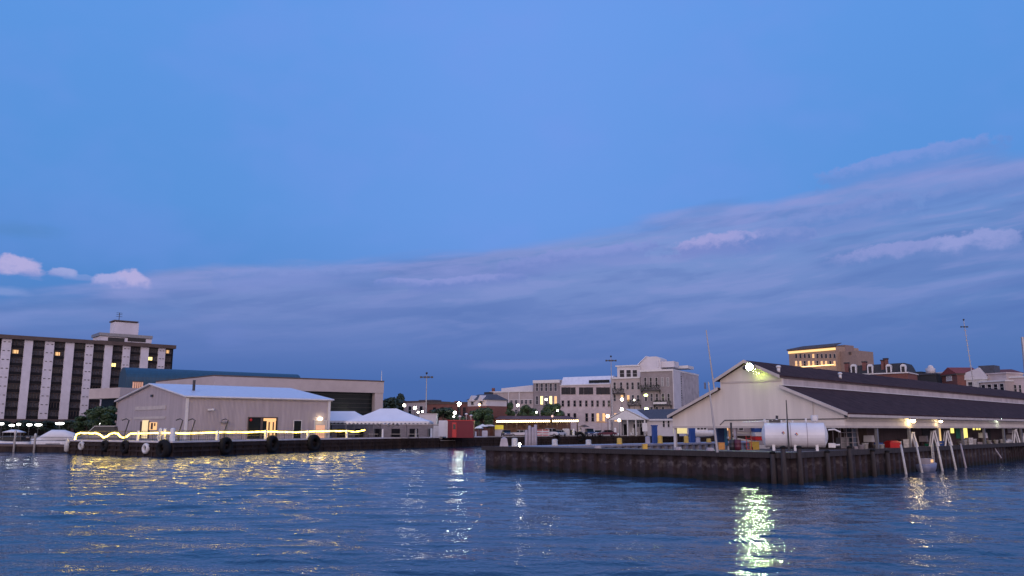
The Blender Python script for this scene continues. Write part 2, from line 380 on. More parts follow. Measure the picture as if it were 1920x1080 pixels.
sky=blob(sky,60,575,200,45,lin(92,132,196),.4,1.0,wob2,1,soft=.9)
sky=puff(sky,30,509,44,28,10,pk,pl2,.95,1.0)
sky=puff(sky,120,515,24,14,6,lin(160,168,220),pl2,.85,1.1)
sky=puff(sky,150,522,30,8,5,lin(132,154,214),pl2,.5,1.1)
sky=puff(sky,245,534,36,28,10,pk,pl2,.95,1.1)
sky=puff(sky,205,529,32,17,8,lin(168,170,222),pl2,.9,1.2)
sky=blob(sky,12,548,36,11,lin(136,156,214),.6,.8,wob2,.6,soft=.6)
sky=blob(sky,425,628,44,24,lin(104,128,196),.5,1.0,wob2,1,soft=.8)
sky=puff(sky,760,530,70,9,16,lin(140,150,214),lin(112,134,200),.7,1.4)
sky=puff(sky,880,527,120,12,22,lin(140,150,214),lin(108,130,198),.7,1.4,tilt=.10)
sky=puff(sky,560,512,170,14,50,lin(122,146,212),lin(106,134,202),.45,1.3,tilt=.06)
sky=puff(sky,1080,484,170,22,40,lin(134,146,212),lin(112,132,200),.6,1.4,tilt=.12)
sky=puff(sky,1350,457,100,22,36,lin(160,160,216),lin(118,134,200),.9,1.2,tilt=.06)
sky=puff(sky,1440,446,100,20,36,lin(150,156,214),lin(112,134,200),.8,1.3,tilt=.02)
sky=puff(sky,1700,474,140,22,26,lin(142,152,212),lin(100,130,194),.8,1.3,tilt=.05)
sky=puff(sky,1830,461,80,28,26,lin(146,156,214),lin(104,132,196),.85,1.3,tilt=.02)
sky=puff(sky,1560,408,170,26,50,lin(124,144,208),lin(96,130,198),.6,1.4,tilt=.14)
sky=puff(sky,1700,300,160,20,44,lin(134,150,216),lin(104,138,206),.6,1.3,tilt=.10)
sky=puff(sky,1860,345,120,20,40,lin(120,142,206),lin(96,132,200),.5,1.3,tilt=.1)
sky=blob(sky,1330,392,60,12,lin(94,136,204),.5,1.0,wob2,.8,tilt=.15,soft=.9)
sky=blob(sky,1000,684,130,11,lin(104,124,188),.6,1.0,wob2,.9,tilt=.03,soft=.8)
sky=blob(sky,1560,572,200,11,lin(108,134,198),.5,1.0,wob2,.9,tilt=.05,soft=.8)
sky=blob(sky,30,432,60,12,lin(82,132,192),.5,1.0,wob2,1,soft=.9)
# afterglow of the set sun behind the camera
back=ss(Mt('MULTIPLY',Y,-1.0),-.15,.85)
glowm=Mt('MULTIPLY',back,Mt('SUBTRACT',1.0,ss(el,.15,1.1)))
sky=mixc(glowm,sky,(1.45,1.12,1.22))
zen=ss(el,.6,1.3)
sky=mixc(Mt('MULTIPLY',zen,.7),sky,(.34,.50,1.0))
st=N.new('ShaderNodeTexSky'); st.sky_type='NISHITA'; st.sun_disc=False
st.sun_elevation=math.radians(1.5); st.sun_rotation=math.radians(180); st.altitude=200; st.air_density=1.0; st.dust_density=.6; st.ozone_density=2.0
nis=mixc(1.0,st.outputs['Color'],(.008,.008,.008),'MULTIPLY')
sky=mixc(1.0,sky,nis,'ADD')
below=ss(el,-.02,-.2)
sky=mixc(below,sky,(.03,.04,.07))
L.new(sky,bg.inputs['Color']); bg.inputs['Strength'].default_value=1.0
W.cycles.sampling_method='MANUAL'; W.cycles.sample_map_resolution=512

sun=bpy.data.lights.new('sun','SUN'); sun.energy=.5; sun.angle=math.radians(25); sun.color=(1,.80,.80)
so=bpy.data.objects.new('sun',sun); COL.objects.link(so); so.rotation_euler=(math.radians(82),0,math.radians(-14))

# ================================================================ WATER (real waves)
def water():
    nr,nc=900,760
    r=12*np.exp(np.linspace(0,1,nr)*math.log(320/12))
    r=np.concatenate([[2,5,8],r,[380,460,600,900,1600,3000,6000]])
    th=np.linspace(-math.radians(62),math.radians(62),nc)
    R,T=np.meshgrid(r,th,indexing='ij')
    x=R*np.sin(T); y=R*np.cos(T); z=np.zeros_like(x)
    spc=np.gradient(r)[:,None]*np.ones_like(T); sx_=R*(th[1]-th[0])
    sp_=np.maximum(spc*1.0,sx_*.55)
    rng=np.random.RandomState(3)
    for i in range(84):
        lam=.38*(9/.38)**rng.rand()
        a=math.radians(87+rng.normal()*19); k=2*math.pi/lam
        slope=.021*(1.0 if lam<3 else (3/lam)**.9)*(.6+.8*rng.rand())
        amp=slope/k
        att=np.clip(lam/(2.6*sp_)-.6,0,1)
        z+=amp*att*np.sin(k*(x*math.cos(a)+y*math.sin(a))+rng.rand()*6.283)
    # gusts: calm and rippled patches
    g=.75+.35*np.sin(x*.11+1.3*np.sin(y*.05))*np.sin(y*.07+x*.02+1)
    z*=g
    nR,nC=x.shape
    me=bpy.data.meshes.new('water'); V=np.stack([x,y,z],-1).reshape(-1,3)
    me.vertices.add(len(V)); me.vertices.foreach_set('co',V.ravel())
    i=np.arange(nR-1)[:,None]*nC+np.arange(nC-1)[None,:]
    q=np.stack([i,i+nC,i+nC+1,i+1],-1).reshape(-1)[...]
    nf=len(q)//4
    me.loops.add(nf*4); me.polygons.add(nf)
    q=q.reshape(-1,4)[:,::-1].ravel()
    me.loops.foreach_set('vertex_index',q.astype(np.int32)); me.polygons.foreach_set('loop_start',np.arange(nf,dtype=np.int32)*4)
    me.polygons.foreach_set('use_smooth',np.ones(nf,bool))
    me.update(calc_edges=True); me.validate()
    m=bpy.data.materials.new('water_surface'); m.use_nodes=True; nt=m.node_tree; N=nt.nodes; L=nt.links
    b=N['Principled BSDF']; b.inputs['Base Color'].default_value=(.010,.044,.088,1); b.inputs['Roughness'].default_value=.035; b.inputs['IOR'].default_value=1.33
    tc=N.new('ShaderNodeTexCoord'); mp=N.new('ShaderNodeMapping'); mp.inputs['Scale'].default_value=(1.5,1.7,1); mp.inputs['Rotation'].default_value=(0,0,.15); L.new(tc.outputs['Object'],mp.inputs['Vector'])
    n=N.new('ShaderNodeTexNoise'); n.inputs['Scale'].default_value=1.9; n.inputs['Detail'].default_value=2; n.inputs['Roughness'].default_value=.6; L.new(mp.outputs['Vector'],n.inputs['Vector'])
    bp=N.new('ShaderNodeBump'); bp.inputs['Strength'].default_value=.6; bp.inputs['Distance'].default_value=.085
    L.new(n.outputs['Fac'],bp.inputs['Height']); L.new(bp.outputs['Normal'],b.inputs['Normal'])
    me.materials.append(m)
    o=bpy.data.objects.new('water',me); COL.objects.link(o); tag(o,kind='structure')
water()

# ================================================================ GROUND + QUAYS
ZQ=2.3
A=onz(133,851,0); B=onz(318,857.3,0)
quay=[A,B]+[onz(*p,0) for p in ((560,846.6),(720,841.5),(822,838.6))]
N0=onz(822,838.6,0); N1=onz(850,837.8,0); C=onz(912,836)if 0 else onz(912,836.2,0)
D1=onz(1100,832.2,0); D2=onz(1310,830.4,0); D3=(210,330)
West=[(-106,203),(-400,225),(-3000,300)]
edge=[West[1],West[0],A,B,onz(560,846.6,0),onz(720,841.5,0),N0,N1,C,D1,D2,D3,(3000,900)]
g=MB(); g.face([(x,y,ZQ) for x,y in ([West[2]]+edge+[(3500,6000),(-3500,6000)])])
go=g.build('ground',M['pave']); tag(go,kind='structure')
bm=bmesh.new(); bm.from_mesh(go.data); bmesh.ops.triangulate(bm,faces=bm.faces)
for f_ in bm.faces:
    if f_.normal.z<0: f_.normal_flip()
bm.to_mesh(go.data); bm.free()
def off(p,q,d):   # unit normal towards the water (camera side)
    dx,dy=q[0]-p[0],q[1]-p[1]; l=math.hypot(dx,dy); return (dy/l*d,-dx/l*d)
def wall_run(name,label,pts,ztop,mat_,cap,capm,capout=.12,caph=.28,capd=.7):
    root=thing(name,label,'quay wall',(pts[0][0],pts[0][1],0))
    ox,oy=pts[0]; m=MB(); c=MB()
    for p,q in zip(pts,pts[1:]):
        n=off(p,q,.35); l=math.hypot(q[0]-p[0],q[1]-p[1]); P=lambda t,d,z:(p[0]+(q[0]-p[0])*t+n[0]/.35*d-ox,p[1]+(q[1]-p[1])*t+n[1]/.35*d-oy,z)
        m.ext([P(0,.3,-1),P(1,.3,-1),P(1,.3,ztop-.03),P(0,.3,ztop-.03)],(-n[0]*2,-n[1]*2,0))
        k=max(1,int(l/2.2))
        for i in range(k+1):
            t=i/k; t2=min(1,t+.28/l); m.ext([P(t,.3,-1),P(t2,.3,-1),P(t2,.3,ztop-.3),P(t,.3,ztop-.3)],(n[0]*.7,n[1]*.7,0))
        for zz in (.75,1.55): m.ext([P(0,.3,zz),P(1,.3,zz),P(1,.3,zz+.28),P(0,.3,zz+.28)],(n[0]*.9,n[1]*.9,0))
        if cap: c.ext([P(0,.3+capout,ztop-.02),P(1,.3+capout,ztop-.02),P(1,.3+capout,ztop+caph-.02),P(0,.3+capout,ztop+caph-.02)],(-n[0]/.35*capd,-n[1]/.35*capd,0))
    m.build('timber_facing',mat_,root)
    if cap: c.build('curb',capm,root)
    return root
M['curb']=mat('white_curb_paint',(.55,.52,.53),.7,.2,.8)
wall_run('quay_wall','black timber quay wall with white curb below the beige metal shed',[A,B,onz(560,846.6,0),onz(720,841.5,0),N0],ZQ,M['quay'],1,M['curb'])
wall_run('quay_wall','dark stretch of quay wall in front of the red cabin',[N1,C],ZQ,M['quay'],1,M['curb'])
wall_run('quay_wall','far dark quay wall below the parked cars and cafe pavilion',[C,D1,D2,D3],ZQ,M['quay'],1,M['concrete'])
wall_run('quay_wall','marina shore wall behind the moored boats, low and dark',[West[1],West[0],A],ZQ,M['quay'],1,M['concrete'])
m=MB(); n=off(N0,N1,1); 
m.ext([(N0[0],N0[1],-1),(N1[0],N1[1],-1),(N1[0],N1[1],1.55),(N0[0],N0[1],1.55)],(-n[0]*.2+n[0]*.5,-n[1]*.2+n[1]*.5,0)); m.ext([(N0[0],N0[1],1.56),(N1[0],N1[1],1.56),(N1[0],N1[1],1.7),(N0[0],N0[1],1.7)],(n[0]*.6,n[1]*.6,0),1)
tag(m.build('boat_landing',[M['quay'],M['concrete']]),'sunken landing step cut into the quay edge by the red cabin','landing')

# ---- left quay helper: point on quay edge from px
QP=[A,B,onz(560,846.6,0),onz(720,841.5,0),N0,N1,C,D1,D2]
def qedge(px,inset=0.0):
    u=(px-960)/F*cp/cp; d=ray(px,HOR); u=d[0]/d[1]
    for p,q in zip(QP,QP[1:]):
        den=(q[0]-p[0])-u*(q[1]-p[1]); t=(u*p[1]-p[0])/den
        if (-.1 if p is A else -1e-6)<=t<=1.0001:
            n=off(p,q,inset); return (p[0]+(q[0]-p[0])*t-n[0], p[1]+(q[1]-p[1])*t-n[1]), (p,q)
    return None
# bollards
def bollard(h,r,m,name='bollard'):
    b=MB(); b.lathe((0,0,0),[(r*1.25,0),(r*1.25,.1),(r,.14),(r,h*.86),(r*.92,h*.93),(r*.6,h*.985),(.01,h)],12)
    return b.build(name,m,smooth=True)
protoW=None
bl=[(254,807,.24),(413,807,.30),(503,806,.30),(581,806,.27),(654,806,.26),(721,804,.24),(783,804,.24),(812,803,.26),(869,807,.2),(888,809,.2),(895,809,.2),(915,807,.2)]
wh=['beside the hanging white tyre','between the black tyres on the quay wall','by the lit double doorway','near the arched lamp doorway','at the end of the yellow rope light','in front of the open tent','at the tent corner','touching the white fuel box','in front of the red cabin','left of a close pair past the red cabin','right of a close pair past the red cabin','by the umbrellas past the red cabin']
for (px,py,r),w in zip(bl,wh):
    p,_=qedge(px,.55); h=aty(px,py,p[1])[1]-ZQ
    o=bollard(h,r,M['white']); o.location=(p[0],p[1],ZQ); tag(o,'white round mooring bollard '+w,'bollard','white bollards along the left quay')
p,_=qedge(300,.5); m=MB()
for dx in(-.35,.35): m.lathe((dx,0,0),[(.3,0),(.3,2.0),(.22,2.25),(.01,2.35)],12)
m.tube([(-.35,-.4,1.6),(-.6,-.6,.8),(-.1,-.7,.1),(.35,-.6,-.2),(.7,-.5,.3),(.5,-.3,1.2)],.08)
o=m.build('bollard',M['white'],smooth=True); o.location=(p[0],p[1],ZQ); tag(o,'double white mooring post with rope looped round it at the quay corner','bollard','white bollards along the left quay')
p,_=qedge(319,.5); o=bollard(2.35,.42,M['white']); o.location=(p[0],p[1],ZQ); tag(o,'stout white post just right of the rope-wrapped double post','bollard','white bollards along the left quay')
# tyres / fenders
def tyre(px,py,R,m,label,group,outd=.62,r=None):
    p,seg=qedge(px,-outd); n=off(*seg,1); b=MB(); z=aty(px,py,p[1])[1]
    b.torus((0,0,0),R,r or R*.44,(n[0],n[1],0),20,10)
    o=b.build('tyre_fender',m,smooth=True); o.location=(p[0],p[1],z); tag(o,label,'tyre',group)
G='tyre fenders hung on the left quay wall'
tyre(162,836,.55,M['white2'],'dirty white tyre fender nearest the yellow-lit railing corner',G)
tyre(283,841,.62,M['white'],'clean white tyre fender below the quay bollards',G)
tyre(206,836,.72,M['black'],'black tyre fender between the two white tyres, nearer the dirty one',G)
tyre(244,838,.8,M['black'],'black tyre fender between the two white tyres, nearer the clean one',G)
tyre(316,842,1.1,M['black'],'large black tyre fender wrapped round the quay corner',G)
tyre(419,836,1.1,M['black'],'large black tyre fender under the bollard left of the lit doorway',G)
tyre(506,833,1.2,M['black'],'large black tyre fender below the lit double doorway',G)
tyre(585,831,1.25,M['black'],'large black tyre fender below the arched lamp doorway',G)
b=MB(); b.lathe((0,0,0),[(.05,-1.1),(.4,-.9),(.5,0),(.4,.9),(.12,1.1),(.1,1.4)],12)
p,_=qedge(136,-.7); o=b.build('fender',M['white2'],smooth=True); o.location=(p[0],p[1],aty(134,836,p[1])[1]); tag(o,'pale cylindrical fender hanging at the outer corner of the railed quay','fender')
# railing with posts along left quay, and the yellow rope light
rail=thing('dock_railing','dark metal railing carrying the yellow rope light along the quay','railing',(B[0],B[1],ZQ))
def qz(px,py,inset): 
    p,_=qedge(px,inset); return (p[0]-B[0],p[1]-B[1],aty(px,py,p[1])[1]-ZQ)
xs=[139,160,180,200,220,240,260,280,300,317,340,380,420,460,503,540,581,620,654,688]
top=[qz(x,807.5 if x>300 else 808.5,.7) for x in xs]; mid=[(a[0],a[1],a[2]*.52) for a in top]
m=MB(); m.tube(top,.05,6); m.build('top_rail',M['dark'],rail)
m=MB(); m.tube(mid,.035,6); m.build('middle_rail',M['dark'],rail)
for i,a in enumerate(top):
    m=MB(); m.tube([(a[0],a[1],0),a],.05,6); m.build('post',M['dark'],rail)
pk=MB()
for a,b2 in zip(top,top[1:]):
    k=int(math.hypot(a[0]-b2[0],a[1]-b2[1])/.55)+1
    for i in range(k):
        t=i/k; x=a[0]+(b2[0]-a[0])*t; y=a[1]+(b2[1]-a[1])*t; z=a[2]+(b2[2]-a[2])*t; pk.box(x-.015,y-.015,.12,x+.015,y+.015,z)
pk.build('balusters',M['dark'],rail)
rp=[(138,829),(137,822),(139,814),(146,811.5),(158,812),(168,812.5),(175,812),(184,815.5),(190,820),(196,818.5),(202,813.5),(210,811.5),(216,813),(222,819),(228,821),(234,818),(240,813),(254,812.5),(300,811.8),(319,811.6),(345,812.8),(380,812),(413,810.6),(450,810.6),(503,809.6),(530,809.8),(560,810.4),(581,809.3),(600,808.5),(630,808.3),(654,808),(668,810),(680,808),(687,806.5)]
m=MB(); pts=[]
for (x,y) in rp:
    q=qz(x,y,.52); pts.append(q)
fine=[]
for a,b2 in zip(pts,pts[1:]):
    for t in (0,.34,.67): fine.append(tuple(a[i]+(b2[i]-a[i])*t+(random.uniform(-.03,.03) if i==2 else 0) for i in range(3)))
fine.append(pts[-1]); m.tube(fine,[.11+.04*random.random() for _ in fine],6)
o=m.build('rope_light',M['rope'],smooth=True); o.location=(B[0],B[1],ZQ); tag(o,'glowing yellow rope light draped along the quay railing','rope light')

# ---- low marina dock at far left
dk=thing('marina_dock','low timber dock with dark rails in front of the moored boats','dock',(*onz(60,847,0),0))
ox,oy=onz(60,847,0)
a=onz(-60,846.5,0); b2=onz(131,849,0); dx,dy=b2[0]-a[0],b2[1]-a[1]; l=math.hypot(dx,dy); n=(dy/l,-dx/l)
P=lambda t,d,z:(a[0]+dx*t+n[0]*d-ox,a[1]+dy*t+n[1]*d-oy,z)
m=MB(); m.ext([P(0,0,1.1),P(1,0,1.1),P(1,0,1.5),P(0,0,1.5)],(-n[0]*2.4,-n[1]*2.4,0)); m.build('deck_boards',M['wood'],dk)
m=MB(); m.ext([P(0,-.1,-1),P(1,-.1,-1),P(1,-.1,1.09),P(0,-.1,1.09)],(-n[0]*.2,-n[1]*.2,0)); m.build('skirt_boards',M['quay'],dk)
for i,(zz) in enumerate((1.5+.75,1.5+1.4)):
    m=MB(); m.tube([P(0,-.1,zz),P(1,-.1,zz)],.05,6); m.build('rail',M['dark'],dk)
for k,(px,yt,w) in enumerate(((2,808,'at the picture edge'),(57,806,'beside the blue-striped boat'),(103,812,'in front of the covered boat'))):
    p,z0=onz(px,843,.3),0; Yp=a[1]+.2; x,zt=aty(px,yt,Yp); m=MB(); m.lathe((0,0,0),[(.19,-1),(.19,zt*.8),(.24,zt*.82),(.22,zt-.15),(.01,zt)],10)
    o=m.build('mooring_post',M['white2'],smooth=True); tt=(x-a[0])/dx; o.location=(x,a[1]+dy*tt-.35,0); tag(o,'white mooring post on the low marina dock '+w,'post','white posts of the marina dock')
# ---- boats
def hull(L_,Wd,H_,m,bowside=1):
    secs=[]
    for i in range(9):
        t=i/8; w=Wd/2*(1-max(0,(t-.45)/.55)**2.2)*(.94 if i==0 else 1)+.02; sheer=H_*(1+.22*t*t); x=(-L_/2+L_*t)*bowside
        keel=-.35*(1-t**3)+H_*.5*max(0,t-.85)/.15*.6
        secs.append([(x,-w,sheer),(x,-w*.9,H_*.45),(x,-w*.55,keel+.1),(x,0,keel-.1),(x,w*.55,keel+.1),(x,w*.9,H_*.45),(x,w,sheer)])
    m.rings(secs)
bt=thing('covered_boat','white cabin cruiser under a domed white canvas cover beside the quay','boat',(*xy(104,178),.1),math.radians(12))
m=MB(); hull(9,3,1.9,m,-1); m.build('hull',M['white'],bt,True)
m=MB(); sec=[]
for t,h,w in ((0,.1,1.2),(.06,1.5,1.3),(.3,2.15,1.35),(.62,2.2,1.3),(.8,1.3,1.0),(.97,.35,.4)):
    x=4.4-8.2*t; sec.append([(x,w*math.cos(k*math.pi/8)*1.05,2.0+h*math.sin(k*math.pi/8)**.7) for k in range(9)])
m.rings(sec); m.build('canvas_cover',M['canvas'],bt,True)
m=MB(); m.box(-1.2,-1.52,1.2,1.6,-1.46,1.32); m.build('rub_rail',M['dark'],bt)
m=MB(); m.box(2.2,-1.5,.6,2.7,-1.42,1.1); m.build('porthole',M['dark'],bt)
bt=thing('motor_boat','open motor boat with a pale blue canvas top near the picture edge','boat',(*xy(22,182),.1),math.radians(10))
m=MB(); hull(8.5,2.8,1.6,m,-1); m.build('hull',M['white'],bt,True)
m=MB(); sec=[[(x,1.3*math.cos(k*math.pi/6),3.6+h*math.sin(k*math.pi/6)) for k in range(7)] for x,h in((2.6,.1),(1.5,.55),(0,.65),(-1.4,.2))]
m.rings(sec); m.build('canvas_top',M['canvas'],bt,True)
m=MB(); m.box(-1.6,-1.25,1.9,2.6,1.25,2.7); m.build('windscreen',M['glassb'],bt)
for x in(2.4,-1.2):
    m=MB(); m.tube([(x,-1.2,1.7),(x,-1.25,3.7)],.05,6); m.build('canopy_post',M['grey'],bt)
m=MB(); m.box(-1.6,-1.45,1.0,1.4,-1.38,1.3); m.build('blue_stripe',M['blue'],bt)
bt=thing('small_boat','small white outboard boat between the two larger moored boats','boat',(*xy(62,186),.1),math.radians(35))
m=MB(); hull(5.5,2.1,1.3,m,-1); m.build('hull',M['white2'],bt,True)
m=MB(); m.box(-.3,-.5,1.3,.8,.5,2.3); m.box(-.5,-.6,2.3,-.3,.6,2.8,1); m.build('console',[M['white2'],M['glassb']],bt)
m=MB(); m.box(2.7,-.2,.9,3.1,.2,1.9); m.build('outboard_motor',M['dark'],bt)
bt=thing('grey_boat','grey hardtop boat partly hidden behind the yellow rope light','boat',(*xy(192,172),1.1+ZQ-1.5),math.radians(8))
m=MB(); hull(8,2.6,1.4,m,-1); m.build('hull',M['grey'],bt,True)
m=MB(); m.ext([(3,-1.1,1.6),(2.6,-1.05,3.1),(-1.2,-1.05,3.1),(-2.6,-1.1,1.6)],(0,2.1,0)); m.build('cabin',M['glassb'],bt)
m=MB(); m.box(-1.3,-1.15,3.1,2.8,1.15,3.2); m.tube([(-1.2,-1.1,3.1),(-2.7,-1.12,1.6)],.06); m.build('hardtop',M['white'],bt)

# ================================================================ LEFT: HOTEL TOWER
fr=frame(-60,256,326,296); R_=fr.root('hotel_tower','nine-storey hotel slab with white vertical piers and dark window strips','building')
s_end=fr.loc(324,700)[0]; ztop=fr.loc(200,646.5)[1]; zb=fr.loc(100,786)[1]
m=MB(); m.box(-2,1.2,zb,s_end,17,ztop); m.build('wall',M['spandrel'],R_)
m=MB(); m.box(-2.5,-.9,ztop,s_end+.3,17.5,ztop+1.25); m.build('roof_band',M['hotelb'],R_)
m=MB(); m.box(-2.5,-.9,zb-1.2,s_end+.3,17.5,zb-.02); m.box(0,4,-1,s_end-1,15,zb-1.2,1)
for k in range(9): m.box(6+k*7.6,0,-.5,6.8+k*7.6,.8,zb-1.2)
m.build('podium',[M['hotelb'],M['spandrel']],R_)
edges=[(15,80),(168,225),(308,370),(445,505),(582,635),(712,765),(835,885),(957,1010),(1075,1122)]
W_=[( -85,-28)]+edges; piers=[]
for a_,b_ in W_:
    x0=fr.loc(a_/3.6,640)[0]; x1=fr.loc(b_/3.6,640)[0]; piers.append((x0,x1))
fh=(ztop-zb)/9
for i,(x0,x1) in enumerate(piers):
    m=MB(); m.box(x0,0,zb,x1,1.3,ztop-.02)
    o=m.build('pier',M['hotelw'],R_)
    if i%2==1 and 1:
        for k in range(9):
            z=zb+fh*k+fh*.62
            m=MB(); m.box(x0+.35,-.12,z,x0+.95,0,z+.22); m.build('vent',M['dark'],o)
            m=MB(); m.box(x1-.95,-.12,z,x1-.35,0,z+.22); m.build('vent',M['dark'],o)
lits={(0,7):'lit',(2,7):'lit',(5,6):'lity',(7,7):'lity',(8,8):'lit',(2,5):'cur',(0,8):'cur'}
for i in range(1,len(piers)):
    x0=piers[i][1]; x1=piers[i+1][0] if i+1<len(piers) else s_end-.6
    for k in range(9):
        z=zb+fh*k; m=MB()
        m.box(x0,1.0,z+fh*.34,x1,1.19,z+fh*.93,0)
        m.box(x0,.55,z+fh*.0,x1,.75,z+fh*.30,1)      # balcony front panel
        m.box(x0,.55,z+fh*.96,x1,1.19,z+fh,2)
        for q in (1,2,3): xx=x0+(x1-x0)*q/4; m.box(xx-.06,.93,z+fh*.34,xx+.06,1.0,z+fh*.93,2)
        wq=lits.get((i-1,k)); 
        if wq in('lit','lity'): f0=.2 if i%2 else .1; m.box(x0+(x1-x0)*f0,.96,z+fh*.42,x0+(x1-x0)*(f0+.42),.985,z+fh*.82,3)
        m.build('window',[M['curtain'] if (i*7+k*3)%4 else M['glass'],M['spandrel'],M['hotelb'],M['lity'] if wq=='lity' else M['lit']],R_)
def box_px(fr,m,xa,ya,xb,yb,y0,y1,mi=0):
    s0,z1=fr.loc(xa,ya,y0); s1,z0=fr.loc(xb,yb,y0); m.box(s0,y0,min(z0,z1),s1,y1,max(z0,z1),mi)
ph=MB(); box_px(fr,ph,188,630,284,644,5,15,0); ph.build('penthouse',M['hotelw'],R_)
for xa,xb in((203,233),(240,273)):
    w=MB(); box_px(fr,w,xa,632,xb,642,4.9,4.99); w.build('penthouse_window',M['glass'],R_)
w=MB(); box_px(fr,w,186,628.8,286.5,630,4.6,15.4); w.build('penthouse_roof',M['grey'],R_)
w=MB(); box_px(fr,w,216,603,259,628.4,7,13); w.build('lift_tower',M['hotelw'],R_)
w=MB(); box_px(fr,w,214.5,601.5,260,603,6.6,13.4); w.build('lift_tower_cap',M['hotelb'],R_)
an=fr.loc(223,601,8); at_=fr.loc(223,586,8)[1]; w=MB(); w.tube([(an[0],8,an[1]),(an[0],8,at_)],.12,6)
for q in(.5,.75,.95): w.tube([(an[0]-1,8,an[1]+(at_-an[1])*q),(an[0]+1,8,an[1]+(at_-an[1])*q)],.07,5)
w.build('antenna',M['dark'],R_)
# lit fixtures below the hotel
for k,(px,py,w_) in enumerate(((3,795,2.2),(22,798,2.6),(35,796,2.0),(55,797,2.6),(72,797,3.4),(112,794.5,4.2),(187,795,1.6))):
    Yq=232; x,z=aty(px,py,Yq); r=thing('canopy_light','white fluorescent canopy light '+['at the picture edge','above the motor boat','second right of the motor boat top','above the small boat','left of the covered boat','directly above the covered boat','in the dark tree by the shed'][k],'light',(x,Yq,ZQ),0,'white lights under the hotel')
    m=MB(); m.tube([(0,0,0),(0,0,z-ZQ)],.09,6); m.build('post',M['dark'],r)
    m=MB(); m.lathe((0,0,z-ZQ),[(w_*.12,-.25),(w_*.24,-.1),(w_*.27,.2),(w_*.1,.35)],12); m.build('lamp_head',M['shopw'],r,True)
hd=MB(); rr=random.Random(5)
# ================================================================ TREES
def make_tree(kind_h, cr, n, lm, seed, name='tree', low=.3, sq=1.0):
    rng=random.Random(seed); r=bpy.data.objects.new(name,None); COL.objects.link(r)
    m=MB(); m.tube([(0,0,-.3),(.05,0,kind_h*.25),(-.05,.05,kind_h*.55),(0,0,kind_h*.8)],[kind_h*.03,kind_h*.022,kind_h*.014,.03],7)
    cents=[]
    for i in range(15):
        a=rng.uniform(0,6.28); zz=kind_h*rng.uniform(low+.08,.9); t=(zz/kind_h-low)/(1-low); rad=cr*math.sin(math.pi*min(.97,max(.16,t))**.8)*rng.uniform(.45,.85)
        c=(rad*math.cos(a),rad*math.sin(a),zz); cents.append((c,cr*rng.uniform(.28,.48)))
        m.tube([(0,0,max(kind_h*.2,zz-rad*.8)),(c[0]*.5,c[1]*.5,zz-rad*.3),c],[kind_h*.010,kind_h*.006,.02],5)
    m.build('trunk',M['bark'],r,True)
    L_=MB()
    for i in range(n):
        c,rd=rng.choice(cents); 
        d=np.array([rng.gauss(0,1) for _ in range(3)]); d/=np.linalg.norm(d); q=rd*rng.random()**.35
        p=np.array(c)+d*q*np.array((1,1,.75)); s_=rng.uniform(.12,.26)*kind_h/8
        u=np.array([rng.gauss(0,1) for _ in range(3)]); u/=np.linalg.norm(u); v=np.cross(u,d); v/= (np.linalg.norm(v)+1e-6)
        L_.face([tuple(p-u*s_-v*s_*.5),tuple(p+u*s_*.2-v*s_),tuple(p+u*s_*1.1),tuple(p+v*s_*.8)])
    me_o=L_.build('crown',lm,r)
    return r
t1=make_tree(9,4.2,5200,M['leaf'],1); t2=make_tree(8,3.0,4200,M['leaf2'],2)
def place_tree(src,px,pytop,Y,label,first=False,wf=1.0,z0=ZQ,cat='tree'):
    o=src if first else copy_tree(src); x,z=aty(px,pytop,Y); h=9 if src is t1 else 8
    s_=(z-z0)/h; o.location=(x,Y,z0); o.scale=(s_*wf,s_*wf,s_); o.rotation_euler=(0,0,px*.7); tag(o,label,cat,'leafy trees along the waterfront'); return o
place_tree(t1,196,759,214,'broad leafy tree between the hotel and the beige metal shed',True,1.15)
place_tree(t1,165,778,222,'lower leafy shrub tree at the foot of the hotel end',wf=1.5)
place_tree(t1,949,752,262,'street tree left of the three before the brick blocks',wf=.72)
place_tree(t1,991,757,262,'street tree in the middle of the three before the brick blocks',wf=.76)
place_tree(t1,1038,754,262,'street tree right of the three before the brick blocks',wf=.88)
place_tree(t2,831,763,235,'round tree behind the red cabin roof',True,1.5)
place_tree(t1,905,762,240,'dark tree between the gabled brick house and the pale corner block',wf=1.0)
place_tree(t2,738,744,300,'dark tree showing behind the right end of the low pale office block',wf=1.3)
place_tree(t2,862,778,232,'small tree beside the twin street lamps behind the cabin',wf=1.2)
place_tree(t2,753,736,310,'thin upright tree beside the dark tree behind the office block',wf=.5)
for k,(px,py) in enumerate(((8,800),(48,799),(88,800),(130,799))):
    place_tree(t2,px,py-12,244,['dark shrub under the hotel at the picture edge','dark shrub under the hotel behind the small boat','dark shrub under the hotel left of the covered boat','dark shrub under the hotel right of the covered boat'][k],wf=2.2,cat='shrub')

